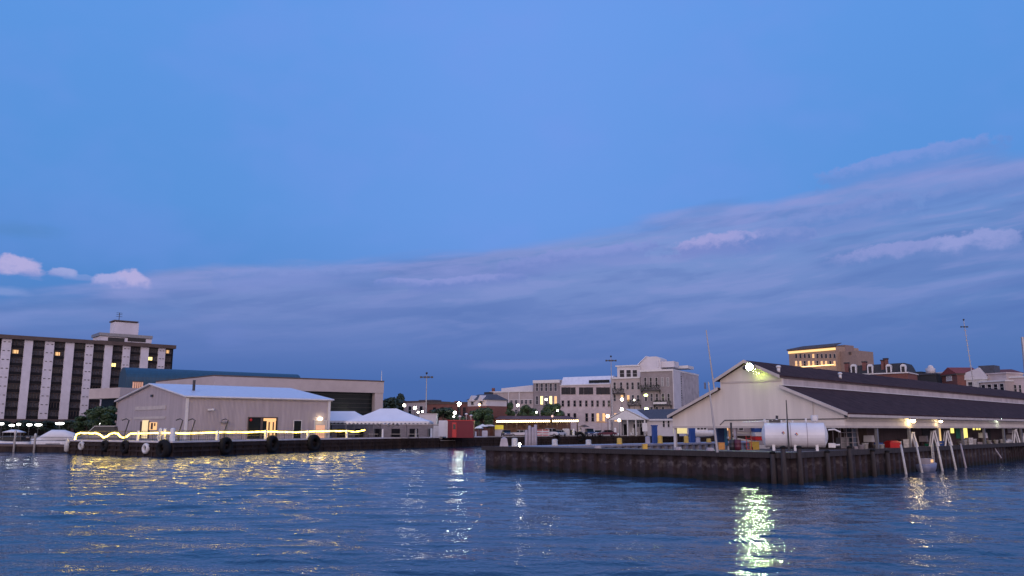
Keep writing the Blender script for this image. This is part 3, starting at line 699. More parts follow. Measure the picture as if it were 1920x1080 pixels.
# ================================================================ BLUE VAULTED HALL
def solve_end(px,py,z): return onz(px,py,z)
fr=Fr(xy(229,262),xy(562,297),ZQ)
R_=fr.root('vaulted_hall','long hall with dark blue barrel-vaulted metal roof behind the beige shed','building')
zt=fr.loc(245,689,5)[1]; m=MB(); wv=11; Ln=fr.L
arc=[(0,zt-7.5)]+[(wv/2-wv/2*math.cos(a)**1.0, zt-4.2+4.2*math.sin(a)) for a in [math.pi*k/14 for k in range(15)]]+[(wv,zt-7.5)]
m=MB(); m.ext([(0,y,z) for y,z in arc],(Ln,0,0)); m.build('roof',M['teal'],R_,False)
m=MB(); m.box(.2,.3,0,Ln-.2,wv-.3,zt-7.52); m.build('wall',M['tealw'],R_)
for xa,xb in ((249,267),):
    s0,z1=fr.loc(xa,716,-.1); s1,z0=fr.loc(xb,737,-.1)
    w=MB(); w.box(s0,-.1,z0,s1,-.02,z1,0)
    for q in range(1,5): xx=s0+(s1-s0)*q/5; w.box(xx-.08,-.16,z0,xx+.08,-.1,z1,1)
    w.box(s0-.1,-.2,z1,s1+.1,-.02,z1+.25,1); w.build('louvred_window',[mat('warm_lit_louvres',(.45,.3,.25),.6,.2,2,emit=(1,.45,.25),es=.35),M['hotelb']],R_)
m=MB(); m.box(0,-.12,zt-7.6,Ln,-.02,zt-7.1); m.build('gutter',M['tealw'],R_)
# pale wing with lit soffit at the left of the blue hall
fr=frame(150,236,224,226); R_=fr.root('office_wing','pale concrete wing with lit soffit in front of the hotel end','building')
m=MB(); box_px(fr,m,168,729,224,746,0,12); m.build('fascia',M['stone'],R_)
m=MB(); s0,z1=fr.loc(168,746.6,0); m.box(s0+2.5,3,0,s0+9,11,z1); m.build('wall',M['stone'],R_)
m=MB(); a0=fr.loc(183,747,1)[0]; m.box(a0,2.2,0,a0+6,2.9,z1-.3); m.build('glazing',M['glassb'],R_)
m=MB(); m.box(s0+1,1.4,z1-.18,s0+2.4,2.2,z1-.05); m.build('soffit_lamp',M['lampo'],R_)

# ================================================================ PALE FLAT OFFICE (fascia + dark glass)
fr=Fr(onz(402,705,19),onz(720,716,19),ZQ)
R_=fr.root('office_block','flat office block with deep pale fascia over black ribbon glazing','building')
Z1=19-ZQ; Z0=fr.loc(718,737)[1]; Lf=fr.L; sf=Fr(fr.p0,onz(292,716.5,19),ZQ)
dxl=(sf.L*math.cos(sf.a-fr.a), sf.L*math.sin(sf.a-fr.a))
def left_pt(t,z,o=0): return (dxl[0]*t,dxl[1]*t,z)
m=MB(); m.ext([(0,0,Z0),(Lf,0,Z0),(Lf+dxl[0]*.0,26,Z0),(dxl[0],dxl[1],Z0)],(0,0,Z1-Z0)); m.build('fascia',M['stone'],R_)
m=MB(); m.ext([(0,-.12,Z1),(Lf+.1,-.12,Z1),(Lf+.1,26,Z1),(dxl[0],dxl[1],Z1)],(0,0,.35)); m.build('coping',M['hotelb'],R_)
m=MB(); x1=fr.loc(703,760)[0]; m.ext([(1.5,2.2,0),(x1,2.2,0),(x1,24,0),(dxl[0]+3,dxl[1],0)],(0,0,Z0-.01)); m.build('glazing',M['glassb'],R_)
m=MB()
for k in range(10): z=Z0*(k+.5)/10.; m.box(1.5,2.08,z,x1,2.19,z+.12)
m.build('glazing_bars',M['dark'],R_)
m=MB(); m.box(x1,.15,0,Lf-.1,24,Z0-.01); m.build('end_pier',M['stone'],R_)
m=MB(); m.tube([(Lf-.4,1,Z1+.3),(Lf-.4,1,Z1+3.6)],[.14,.05],6); m.build('roof_mast',M['white'],R_)
# rooftop plant on it (pale and dark boxes behind the shed ridge)
# ================================================================ BEIGE METAL SHED
ze=11.2
pc=onz(350,744,ze); pl=onz(222,753,ze); pr=onz(619,750.5,ze)
fr=Fr(pc,pr,ZQ); H_=ze-ZQ
R_=fr.root('metal_shed','beige ribbed metal warehouse with pale roof on the left quay','building')
# perpendicular depth
vx,vy=pl[0]-pc[0],pl[1]-pc[1]; D_=math.hypot(vx,vy); sh=(vx*fr.c+vy*fr.s); dpt=(-vx*fr.s+vy*fr.c)
Lw=fr.L
ap=Fr(pc,pl,ZQ).loc(285,722); hz_=ap[1]; tr=ap[0]/D_
def gp(t,z): return (sh*t,dpt*t,z)
m=MB(); m.ext([gp(0,0),gp(1,0),gp(1,H_),gp(tr,hz_),gp(0,H_)],(.25,0,0)); m.build('end_wall',M['beigey'],R_)
m=MB(); m.box(.26,0,0,Lw-.02,.25,H_); m.build('side_wall',M['beige'],R_)
m=MB(); m.ext([(Lw-.25,.26,0),(Lw+sh-.25,dpt,0),(Lw+sh-.25,dpt,H_),(Lw+sh*tr-.25,dpt*tr,hz_),(Lw-.25,.26,H_)],(.24,0,0)); m.build('far_end_wall',M['beigey'],R_)
m=MB(); rt=.28; e0=gp(-.02,H_-.05); e1=gp(tr,hz_+.12); e2=gp(1.02,H_-.05); ox_=-.6
P3=lambda g_,dz:(g_[0]+ox_,g_[1],g_[2]+dz)
m.ext([P3(e0,0),P3(e1,0),P3(e1,rt),P3(e0,rt)],(Lw+1.2,0,0)); m.ext([P3(e1,0.001),P3(e2,0),P3(e2,rt),P3(e1,rt-.001)],(Lw+1.2,0,0))
m.build('roof',M['roofw'],R_)
m=MB(); m.box(-.12,-.16,0,.5,.0,H_-.15); m.build('corner_trim',M['trim'],R_)
m=MB(); m.box(Lw-.5,-.16,0,Lw+.1,0,H_-.15); m.build('corner_trim',M['trim'],R_)
m=MB(); m.box(-.5,-.4,H_-.25,Lw+.5,-.18,H_-.02); m.build('gutter',M['creamt'],R_)
m=MB(); rv=P3(e0,0); m.tube([(P3(e0,.1)),(P3(e1,.1)),(P3(e2,.1))],.2,6); m.build('rake_trim',M['trim'],R_)
# vent pipe on roof
y0,tt=.38*dpt*tr*1.0,.3
s_=fr.loc(388,740)[0]; zr=H_+(hz_-H_)*.45; m=MB(); m.tube([(s_+sh*.0,dpt*tr*.42,zr),(s_,dpt*tr*.42,zr+2.6)],.3,10); m.box(s_-1.1,dpt*tr*.36,zr-.25,s_+1.1,dpt*tr*.5,zr+.1); m.build('flue_pipe',M['dark'],R_)
# side wall openings (pixel boxes)
def opening(name,xa,ya,xb,yb,mats,detail=None,y=0):
    s0,z1=fr.loc(xa,ya,y); s1,z0=fr.loc(xb,yb,y); z0=max(z0,.05); m=MB(); m.box(s0,-.08,z0,s1,-.01,z1,0)
    m.box(s0-.15,-.2,z0,s0,-.01,z1+.15,1); m.box(s1,-.2,z0,s1+.15,-.01,z1+.15,1); m.box(s0,-.2,z1,s1,-.01,z1+.15,1)
    if detail: detail(m,s0,s1,z0,z1)
    return m.build(name,mats,R_)
def dbl(m,s0,s1,z0,z1):
    w=s1-s0
    m.box(s0+w*.42,-.14,z0,s0+w*.50,-.09,z1,1); m.box(s0+w*.64,-.12,z0,s0+w*.96,-.085,z1*.86,2); m.box(s0+w*.7,-.16,z0,s0+w*.75,-.12,z1*.8,3); m.box(s0+w*.85,-.16,z0,s0+w*.9,-.12,z1*.8,3)
    m.box(s0+w*.52,-.12,z1-.7,s0+w*.97,-.085,z1-.1,2); m.ball((s0+w*.07,-.3,z1-.5),.32,8,4)
opening('double_doorway',466,783,517,829,[M['glassb'],M['hotelb'],M['lit'],M['hotelb'],M['redp']],dbl)
opening('narrow_door',551,789,563,826,[M['glassb'],M['trim']])
def arch(m,s0,s1,z0,z1): m.box(s0+.3,-.12,z0,s1-.3,-.085,z1-1,2)
opening('arched_entrance',590,789,610,826,[M['creamt'],M['trim'],mat('warm_lit_door',(.5,.3,.2),.6,.2,1,emit=(1,.5,.3),es=.5)],arch)
s_,z_=fr.loc(600,785,-.3); m=MB(); m.ball((s_,-.5,z_),.55,12,0,.6); m.build('wall_lamp',M['dockl'] if 0 else glow('door_lamp',(1,.8,.5),12),R_,True)
s_,z_=fr.loc(396,769,-.3); m=MB(); m.box(s_-.7,-.5,z_-.1,s_+.3,0,z_+.25); m.ball((s_+.3,-.6,z_+.1),.3,8); m.build('vent_hood',M['white'],R_)
s_,z_=fr.loc(423,792,-.3); m=MB(); m.box(s_-.9,-.6,z_-.1,s_+.6,0,z_+.2); m.box(s_+.3,-.2,z_-2.5,s_+.5,0,z_+.1); m.box(s_-.3,-.5,z_-2.9,s_+.3,0,z_-1.9); m.build('utility_box',M['grey'],R_)
# gable end details
fg=Fr(pl,pc,ZQ)
def gbox(m,xa,ya,xb,yb,o0,o1,mi=0):
    s0,z1=fg.loc(xa,ya,-o1); s1,z0=fg.loc(xb,yb,-o1)
    c,s_=math.cos(fg.a-fr.a),math.sin(fg.a-fr.a); base=gp(1,0)
    f=lambda s,y,z:(base[0]+s*c-y*s_,base[1]+s*s_+y*c,z)
    m.ext([f(s0,-o1,max(z0,.05)),f(s1,-o1,max(z0,.05)),f(s1,-o1,z1),f(s0,-o1,z1)],(s_*-(o1-o0)*1.0,c*(o1-o0),0),mi)
m=MB(); gbox(m,253,763,310,767,.02,.14); m.build('faded_sign_board',M['creamt'],R_)
m=MB(); gbox(m,251,782,309,785,.02,.14)
for a_ in range(225,247,6): gbox(m,a_,784,a_+2.5,787,.02,.12)
m.build('faded_sign_board',M['creamt'],R_)
m=MB(); gbox(m,282,740,285,744,.02,.3); m.build('gable_vent',M['dark'],R_)
m=MB(); gbox(m,267,788,275,830,.02,.12,0); gbox(m,263,790,267,830,.02,.10,1); gbox(m,275,790,278,830,.02,.10,1); m.build('lit_doorway',[mat('bright_doorway',(.6,.5,.3),.6,.2,2,emit=(1,.75,.35),es=.75),M['hotelb']],R_)
m=MB(); gbox(m,280,792,293,806,.02,.10,0); gbox(m,283,793,286,805,.10,.14,1); gbox(m,289,793,291,799,.10,.14,1); m.build('lit_window',[M['lit'],M['hotelb']],R_)
# davits/hooks standing in front of the gable
for k,(px,w_) in enumerate(((275,'left of the lit gable doorway'),(343,'near the shed corner trim'),(366,'just right of the shed corner'),(438-10,'below the utility box'))):
    Yq=qedge(px if px>318 else 318,1.5)[0][1]+6; x,z=aty(px,788,Yq); x0,_=aty(px-7,808,Yq)
    if px==275: x-=3.0; x0-=3
    m=MB(); m.tube([(x0-x,0,0),(x0-x,0,z-ZQ-2),(0,0,z-ZQ),(-.5,0,z-ZQ+.25),(-1.2,0,z-ZQ)],.1,6)
    o=m.build('davit',M['dark']); o.location=(x,Yq,ZQ); tag(o,'dark bent davit arm on the quay '+w_,'davit','davit arms on the left quay')

# ================================================================ TENTS
def tent(px0,px1,pyr0,pyr1,pytop,pyv,Y,label,dep=9):
    x0,zv=aty(px0,pyv,Y); x1,_=aty(px1,pyv,Y); r0,zt=aty(pyr0,pytop,Y+dep/2); r1,_=aty(pyr1,pytop,Y+dep/2)
    r=thing('party_tent',label,'tent',(x0,Y,ZQ)); Lx=x1-x0; zv-=ZQ; zt-=ZQ; a=r0-x0; b=r1-x0
    m=MB(); n=10
    # concave hip roof in steps
    rings=[]
    for i in range(n+1):
        t=i/n; h=zv+(zt-zv)*(t*.8+.2*t*t); e=t
        X0=a*e; X1=Lx+(b-Lx)*e; Y0=dep/2*e; Y1=dep-dep/2*e
        rings.append([(X0,Y0,h),(X1,Y0,h),(X1,Y1,h),(X0,Y1,h)])
    m.rings(rings); m.build('roof',M['tent'],r)
    m=MB(); k=int(Lx/.9)
    for i in range(k):
        xa=Lx*i/k; xb=Lx*(i+1)/k; q=[(xa,0,zv),(xb,0,zv),(xb,0,zv-.35),((xa+xb)/2,0,zv-.65),(xa,0,zv-.35)]
        m.ext([(p[0],-.03,p[2]) for p in q],(0,.025,0)); m.ext([(p[0],dep+.005,p[2]) for p in q],(0,.025,0))
    k=int(dep/.9)
    for i in range(k):
        ya=dep*i/k; yb=dep*(i+1)/k
        for xx in(-.03,Lx+.005): m.ext([(xx,ya,zv),(xx,yb,zv),(xx,yb,zv-.35),(xx,(ya+yb)/2,zv-.65),(xx,ya,zv-.35)],(.025,0,0))
    m.build('scalloped_valance',M['canvas'],r)
    for i in range(max(2,int(Lx/5))+1):
        for yy in(.1,dep-.1):
            m=MB(); xx=.1+(Lx-.2)*i/max(2,int(Lx/5)); m.tube([(xx,yy,0),(xx,yy,zv)],.07,6); m.build('pole',M['grey'],r)
    return r
tent(606,694,620,665,771,789,206,'smaller white party tent close to the beige shed end',8)
r=tent(648,805,713,744,766,790,190,'large white hip-roofed party tent with scalloped valance',10)
# things under the tent
def table(px,Y,label):
    x,_=aty(px,800,Y); r=thing('table',label,'table',(x,Y,ZQ),0,'tables under the tents')
    m=MB(); m.box(-1.2,-.5,.95,1.2,.5,1.02); m.build('tabletop',M['white'],r)
    for a in(-1.1,1.1):
        for b in(-.4,.4): m=MB(); m.tube([(a,b,0),(a,b,.95)],.04,5); m.build('leg',M['dark'],r)
for px,w in((664,'at the left end of the large tent'),(700,'under the ridge of the large tent'),(742,'right of the ridge in the large tent'),(776,'at the right end of the large tent')): table(px,194,'long folding table '+w)
for k,(px,py) in enumerate(((709,797),(728,798),(737,798),(745,797))):
    x,z=aty(px,py,195); m=MB(); m.ball((0,0,0),.33,8); m.tube([(0,0,.3),(0,0,1.5)],.02,4); o=m.build('paper_lantern',M['canvas'],smooth=True); o.location=(x,195,z); tag(o,'white round lantern hanging in the large tent, %s from the left'%ORD[k],'lantern','lanterns hanging in the large tent')
# low walls behind tents
def lowwall(pxl,pxr,pyt,Y,label,m_,name='building'):
    fr=frame(pxl,Y,pxr,Y); r=fr.root(name,label,'building'); s1,z=fr.loc(pxr,pyt)
    m=MB(); m.box(0,0,0,s1,5,z); m.build('wall',m_,r); m=MB(); m.box(-.15,-.15,z,s1+.15,5.15,z+.25); m.build('roof',M['creamt'],r); return fr,r,s1,z
fr,r,s1,z=lowwall(622,826,797,216,'low grey-brown store building seen under the tents',M['brickg'])
for k in range(6):
    m=MB(); a=s1*(k+.3)/6; m.box(a,-.07,.1,a+2.2,-.01,z*.7); m.build('shutter_door',M['spandrel'],r)
fr,r,s1,z=lowwall(786,818,777,226,'small pale flat-roofed block right of the large tent',M['stucco'])
window(r,1,2,2.2,4,M['glass']); 
# white fuel box etc.
p,_=qedge(828,1.2); r=thing('fuel_cabinet','stepped white cabinet on the quay between the tent and the red cabin','cabinet',(p[0],p[1],ZQ))
u=p[1]/F
m=MB(); m.box(-10*u,-.3,-.3,8*u,1.3,17*u); m.build('body',M['white'],r)
m=MB(); m.box(-8*u,-.2,17*u+.01,3*u,1.2,22*u); m.build('top_section',M['white'],r)
m=MB(); m.box(-6*u,-.34,2*u,-1*u,-.31,12*u); m.build('door',M['trim'],r)
# red cabin with white end panel
fr=frame(822,206,888,206); r=fr.root('red_cabin','bright red steel cabin with a white end panel beside the quay','cabin')
s0=fr.loc(839,800)[0]; s1,zt=fr.loc(888,789); m=MB(); m.box(s0,0,0,s1,5,zt); m.build('body',M['red'],r)
m=MB(); m.box(.0,.3,.3,s0-.02,4.8,zt+.1); m.build('white_end',M['canvas'],r)
m=MB(); m.box(s0-.1,-.15,zt,s1+.15,5.15,zt+.18); m.build('roof',M['redp'],r)
xa=fr.loc(848,800)[0]; xb=fr.loc(856,800)[0]; m=MB(); m.box(xa,-.1,.1,xb,-.01,zt*.9,0); m.box(xa+.2,-.14,zt*.5,xb-.2,-.1,zt*.8,1); m.build('door',[M['redp'],M['glass']],r)
m=MB(); m.box(s0-.25,-.12,0,s0+.05,-.01,zt,0); m.build('corner_post',M['white'],r)
x,_=aty(874,787,208); r=thing('roof_ornament','cluster of white ornaments on top of the red cabin','ornament',(x,208.5,ZQ+zt+.18))
for k,(dx,h) in enumerate(((-1.6,.9),(0,1.5),(1.2,1.1))): m=MB(); m.ball((dx,0,h),.4,8,0,.7); m.tube([(dx,0,0),(dx,0,h)],.07,5); m.build('ornament',M['white'],r,True)

# ================================================================ LAMPS & MASTS
def street_lamp(px,py,Y,label,m_,R=.42,group='lit street lamps on the waterfront',z0=ZQ,arm=0):
    x,z=aty(px,py,Y); r=thing('street_lamp',label,'street lamp',(x,Y,z0),0,group); h=z-z0
    m=MB(); m.tube([(0,0,0),(0,0,h*.15),(0,0,h-R)],[.16,.09,.07],7); m.build('post',M['dark'],r)
    R*=.8; m=MB(); m.ball((0,0,h),R,10); m.build('globe',m_,r,True)
    m=MB(); m.lathe((0,0,h+R*.92),[(R*.5,0),(R*.28,.12),(.02,.4)],8); m.build('finial',M['dark'],r)
    return r
for a in ((758,760,240,'left of the tall mast above the white tent',M['lampw'],.5),(778,765,236,'second right of the dark tree above the tent',M['lampw'],.55),(784,773,232,'small, low over the tent slope nearer the tent ridge',M['lampw'],.34),(792,771.5,232,'small, low over the tent slope just left of the mast',M['lampw'],.34),
          (861,757.5,228,'tallest, before the red brick house',glow('bright_lamp',(.95,1,.8),75),.62),(853,774,226,'second tallest, just left of the tallest lamp by the brick house',M['lampw'],.52),(851,781,224,'smallest, under the pair by the brick house',M['lampw'],.28),
          (899,759,250,'with amber glow on the gabled house corner',M['lampo'],.42),(922,761.5,262,'at the left corner of the pale corner block',M['lampw'],.34),(971,760,262,'between the first and second street trees',M['lampw'],.5),
          (944,773,258,'low, in front of the first street tree',M['lampw'],.3),(1006,773,258,'low, between the second and third street trees',M['lampw'],.33),(1024,749,290,'high, against the narrow taupe block',M['lampw'],.5),(1045.5,770,258,'low, in front of the third street tree',M['lampw'],.36),
          (1166,749,285,'high, beside the iron balconies',M['lampw'],.62),(1166,767.5,262,'at the left roof corner of the grey-roofed pavilion',M['lampw'],.62),(1189,750,288,'high, on the buff block between balconies',M['lampw'],.34),(1139.5,780,270,'with orange glow on the wall left of the white gable',M['lampo'],.72),(1161,788,250,'low, in front of the white pavilion gable',M['lampw'],.5),(1083,788,252,'amber, at the right end of the string lights',M['lampo'],.4)):
    street_lamp(a[0],a[1],a[2],'lit globe street lamp '+a[3],a[4],a[5])
for px,py,Y,w in((1211,741,292,'upper yellow-green lantern on the balconied block'),(1212,766.5,280,'lower yellow-green lantern over the grey pavilion roof')):
    x,z=aty(px,py,Y); r=thing('green_lantern',w,'lantern',(x,Y,z)); m=MB(); m.ball((0,0,0),.7,12,0,.62); m.build('globe',M['lampg'],r,True); m=MB(); m.tube([(0,0,.4),(0,1.5,.9)] if Y>285 else [(0,0,-.4),(0,0,-(z-ZQ))],.08,6); m.build('bracket',M['dark'],r)
def mast(px,pyt,pyb,Y,label,lean=0,head='cross',r_=.22,cat='light mast',name='light_mast',mt='pole',ladder=False,z0=ZQ):
    x,z=aty(px,pyt,Y); r=thing(name,label,cat,(x,Y,z0)); h=z-z0
    m=MB(); m.tube([(lean,0,0),(0,0,h)],[r_,r_*.45],8)
    if ladder:
        for k in range(int(h/1.1)): xk=lean*(1-k*1.1/h); m.box(xk-.3,-.05,k*1.1,xk+.3,.05,k*1.1+.08)
    m.build('pole',M[mt],r)
    if head=='cross':
        m=MB(); m.tube([(-1.6,0,h*.965),(1.6,0,h*.965)],.1,6); m.build('crossarm',M['dark'],r)
        for dx in(-1.5,-.5,.5,1.5): m=MB(); m.box(dx-.32,-.35,h*.965-.28,dx+.32,.2,h*.965+.22); m.build('floodlight',M['dark'],r)
        m=MB(); m.ball((0,0,h+.5),.32,8); m.tube([(0,0,h),(0,0,h+.5)],.08,5); m.build('top_sensor',M['dark'],r)
    elif head=='small':
        m=MB(); m.tube([(-.75,0,h*.95),(.75,0,h*.95)],.06,6); m.build('crossarm',M['dark'],r)
        for dx in(-.65,.0,.6): m=MB(); m.box(dx-.16,-.2,h*.95-.14,dx+.16,.12,h*.95+.12); m.build('floodlight',M['dark'],r)
        m=MB(); m.ball((0,0,h+.3),.2,8); m.tube([(0,0,h),(0,0,h+.3)],.05,5); m.build('top_sensor',M['dark'],r)
    elif head=='arm':
        m=MB(); m.tube([(-3.2,0,h*.46),(3.2,0,h*.46)],.07,6); m.build('spreader',M[mt],r)
    return r
mast(800,703,790,228,'tall pale floodlight mast behind the large white tent')
mast(1145.5,671,790,268,'tall pale floodlight mast before the balconied blocks')
mast(1324,619,800,170,'slim bare antenna pole rising behind the fish shed gable',lean=2.2,head='none',r_=.24)
mast(1807,602,800,175,'tall lattice floodlight mast beyond the fish shed roof',ladder=True,lean=1.5,head='small',r_=.15)
mast(1917,632,700,230,'thick pale chimney-like pole at the right picture edge',head='none',r_=.9)
mast(1328,716,847,0 or onz(1337,848,2.5)[1],'thin grey pole standing on the pier in front of the fish shed gable',lean=.55,head='none',r_=.12,cat='pole',name='pole',z0=2.5)
mast(1474,750,846,76,'short dark pole rising behind the white tank',head='none',r_=.1,cat='pole',name='pole',mt='dark',z0=2.5)

# ================================================================ MIDDLE BACKGROUND: brick buildings
fr=frame(756,285,800,280); r=fr.root('brick_building','pale flat-roofed brick block right of the dark trees','building')
s1,z=fr.loc(800,754); m=MB(); m.box(0,0,0,s1,14,z); m.build('wall',M['brickb'],r); m=MB(); m.box(-.2,-.2,z,s1+.2,14,z+.5); m.build('roof',M['hotelb'],r)
for px in(766,787): a=fr.loc(px,770); window(r,a[0],a[1]-1.5,a[0]+1.3,a[1]+1.5,M['glass'])
m=MB(); box_px(fr,m,785,750,812,754,4,9); m.build('roof_plant',M['slate'],r)
fr=frame(800,272,876,264); r=fr.root('brick_building','long low red brick warehouse behind the red cabin','building')
s1,z=fr.loc(876,757); m=MB(); m.box(0,0,0,s1,16,z); m.build('wall',M['brickr'],r); m=MB(); m.box(-.2,-.25,z,s1+.2,16,z+.6); m.build('parapet',M['hotelb'],r)
for px in(812,826,842,858,868): a=fr.loc(px,772); window(r,a[0],a[1]-1.4,a[0]+1.2,a[1]+1.4,M['glass'],M['brickr'])
m=MB(); box_px(fr,m,852,752,858,757,3,5); m.build('chimney',M['brickr'],r)
fr=frame(876,258,912,252); r=fr.root('gabled_house','red brick house with grey upper storey, twin gables and dark hipped roof','building')
s1,zr=fr.loc(912,761); _,ze2=fr.loc(890,750); _,zt=fr.loc(890,739); m=MB(); m.box(0,0,0,s1,9,zr); m.build('lower_wall',M['brickr'],r)
m=MB(); m.box(.05,.05,zr,s1-.05,8.9,ze2); m.build('upper_wall',M['stucco'],r)
m=MB(); m.rings([[(-.4,-.4,ze2),(s1+.4,-.4,ze2),(s1+.4,9.4,ze2),(-.4,9.4,ze2)],[(1.6,3,zt),(s1-1.6,3,zt),(s1-1.6,6,zt),(1.6,6,zt)]]); m.build('roof',M['slate'],r)
for t in(.27,.74):
    m=MB(); m.ext([(s1*t-1.3,-.6,ze2-.4),(s1*t+1.3,-.6,ze2-.4),(s1*t,-.6,ze2+1.4)],(0,2.5,0)); o=m.build('gable',M['stucco'],r); window(r,s1*t-.6,zr+.5,s1*t+.6,ze2-.5,M['glass'],y=.04)
m=MB(); m.box(s1*.45,3.5,zt,s1*.75,5,zt+.7); m.build('chimney',M['slated'],r)

# downtown row
X0_,X1_=xy(918,336),xy(1262,300)
base=Fr(X0_,X1_,ZQ)
def seg(pxa,pxb,pyt,name,label,m_,dep=20,yoff=0.0):
    sa=base.loc(pxa,pyt,yoff)[0]; sb=base.loc(pxb,pyt,yoff)[0]; z=base.loc((pxa+pxb)/2,pyt,yoff)[1]
    p0=(base.p0[0]+base.c*sa-base.s*yoff, base.p0[1]+base.s*sa+base.c*yoff); p1=(p0[0]+base.c*(sb-sa),p0[1]+base.s*(sb-sa))
    fr=Fr(p0,p1,ZQ); r=fr.root(name,label,'building','old commercial blocks facing the harbour'); m=MB(); m.box(0,0,0,sb-sa,dep,z); m.build('wall',m_,r)
    return fr,r,sb-sa,z
def rowwin(fr,r,pxs,py0,py1,w,glass,lit={},fm=None,name='window',bars=1):
    for k,px in enumerate(pxs):
        s0,z1=fr.loc(px-w/2,py0); s1,z0=fr.loc(px+w/2,py1); g_=lit.get(k,glass); window(r,s0,z0,s1,z1,g_,fm,name,bars=bars)
Z4=lambda x:880+x/4.695
Y4=lambda y:640+y/4.695
fr,r,w_,z=seg(919,999.6,735.5,'commercial_block','low buff block with white string course at the left of the row',M['brickb'])
m=MB(); m.box(-.2,-.35,z,w_-.02,20,z+.5); m.build('parapet',M['trim'],r)
m=MB(); _,zc=fr.loc(960,750); m.box(0,-.1,zc-.1,w_-.02,-.01,zc+.1); m.build('string_course',M['trim'],r)
rowwin(fr,r,[Z4(x) for x in(205,248,290,330,372,412,464,500,540)],750,757,4.5,M['curtain'])
rowwin(fr,r,[Z4(x) for x in(205,290,412,464,500,540)],768,776,4.5,M['curtain'])
for px in(954,974): s0=fr.loc(px,750)[0]; m=MB(); m.box(s0-.15,-.25,0,s0+.15,-.01,z); m.build('downpipe',M['trim'],r)
m=MB(); s0,z0=fr.loc(940,735,5); s1,z1=fr.loc(999,722,5); m.ext([(s0,5,z),(s1,5,z),(s1,5,z1),(s0,5,z0+1.5)],(0,9,0)); m.build('rear_roof',M['stucco'],r)
s0,_=fr.loc(924,730,2); m=MB(); m.box(s0-.5,2,z,s0+.5,3,z+2.0); m.build('chimney',M['brickr'],r)
fr,r,w_,z=seg(1000,1049.6,713.5,'commercial_block','narrow taupe brick block with white cornice left of the long pale block',M['brickg'])
m=MB(); m.box(0,-.5,z-1.0,w_-.02,20,z+.2); m.build('cornice',M['trim'],r)
xs4=[Z4(x) for x in(597,638,678,718,760)]
rowwin(fr,r,xs4,719,733,4.6,M['curtain']); rowwin(fr,r,xs4,743,758,4.6,M['curtain'],{1:M['lity'],3:M['lity'],4:M['lit']}); rowwin(fr,r,[Z4(600),Z4(638)],771,786,5.4,M['glass'])
fr,r,w_,z=seg(1050,1144.5,720.5,'commercial_block','long pale stone block with paired upper windows and white attic',M['brickp'])
m=MB(); za=fr.loc(1100,706,3)[1]; m.ext([(0,.6,z),(0,3,za),(0,18,za),(0,18,z)],(w_-.02,0,0)); m.build('attic_roof',M['roofw'],r)
s0,z0=fr.loc(Z4(1060),716.5,1.2); s1,_=fr.loc(Z4(1240),716,1.2); m=MB(); m.box(s0,.3,z0-.4,s1,.5,z0+.7); m.build('attic_windows',M['glassb'],r)
m=MB(); m.box(0,-.3,z-.3,w_-.02,.5,z); m.build('cornice',M['trim'],r)
rowwin(fr,r,[Z4(x) for x in(832,872,915,987,1030,1070,1138,1178,1218)],727,738.5,7.5,M['glass'],fm=M['slated'])
rowwin(fr,r,[Z4(x) for x in(824,875,928,979,1031,1084,1130,1184,1230)],751,762,4.4,M['glass'],fm=M['brickb'])
rowwin(fr,r,[Z4(x) for x in(876,930,1034,1087,1132,1184)],775,790,5,M['glass'],{4:M['lit'],5:M['lit']},fm=M['brickb'])
fr,r,w_,z=seg(1145,1200.4,709,'commercial_block','buff block with iron balconies and glazed rooftop storey',M['brickb'])
m=MB(); m.box(-.1,-.4,z-.2,w_-.02,20,z+.4); m.build('cornice',M['trim'],r)
m=MB(); s0,z1=fr.loc(1157,688,4); s1,_=fr.loc(1200,688,4); m.box(s0,4,z+.41,s1,18,z1); p_=m.build('rooftop_storey',M['stucco'],r)
m=MB(); m.box(s0-.5,3.4,z1,s1,18.5,z1+.5); m.build('rooftop_eaves',M['trim'],r)
for xa in(1325,1383,1438): a0,zz1=fr.loc(Z4(xa),694,4); a1,zz0=fr.loc(Z4(xa+40),707,4); window(r,a0,zz0,a1,zz1,M['glass'],M['trim'],'rooftop_window',y=4)
rowwin(fr,r,[Z4(x) for x in(1280,1338,1393,1438,1490)],717,730,4.8,M['glass']); rowwin(fr,r,[Z4(x) for x in(1280,1345,1400,1440,1487)],741,752,4.6,M['curtain'],{1:M['lit'],2:M['lit']})
rowwin(fr,r,[Z4(x) for x in(1290,1345)],775,790,5.5,M['lit'])
def balcony(fr,r,pxa,pxb,pyt,pyb,plants=True):
    s0,z1=fr.loc(pxa,pyt,-1.3); s1,z0=fr.loc(pxb,pyb,-1.3); m=MB()
    m.box(s0,-1.5,z0-.2,s1,-.01,z0); m.box(s0,-1.5,z1-.08,s1,-1.42,z1)
    k=int((s1-s0)/.3)
    for i in range(k+1): x=s0+(s1-s0)*i/k; m.box(x-.03,-1.49,z0,x+.03,-1.43,z1)
    for x in(s0+.3,s1-.3): m.ext([(x,-1.4,z0-.2),(x,-.02,z0-.2),(x,-.02,z0-1.6)],(.1,0,0))
    rng=random.Random(int(pxa*7))
    if plants:
        for i in range(int((s1-s0)*16)):
            p=(rng.uniform(s0,s1),-1.4+rng.uniform(-.25,.3),rng.uniform(z0,z1+.3)); a=rng.uniform(.1,.22); m.face([(p[0]-a,p[1],p[2]),(p[0],p[1]-a,p[2]+a),(p[0]+a,p[1],p[2]),(p[0],p[1]+a*.4,p[2]-a)],1)
    m.build('balcony',[M['dark'],M['leaf2']],r)
balcony(fr,r,1148,1170,729,737); balcony(fr,r,1176,1201,750,759)
fr,r,w_,z=seg(1200.6,1261,696.5,'commercial_block','tall taupe corner block with pale rendered side wall and balconies',M['brickg'],dep=34,yoff=-1.2)
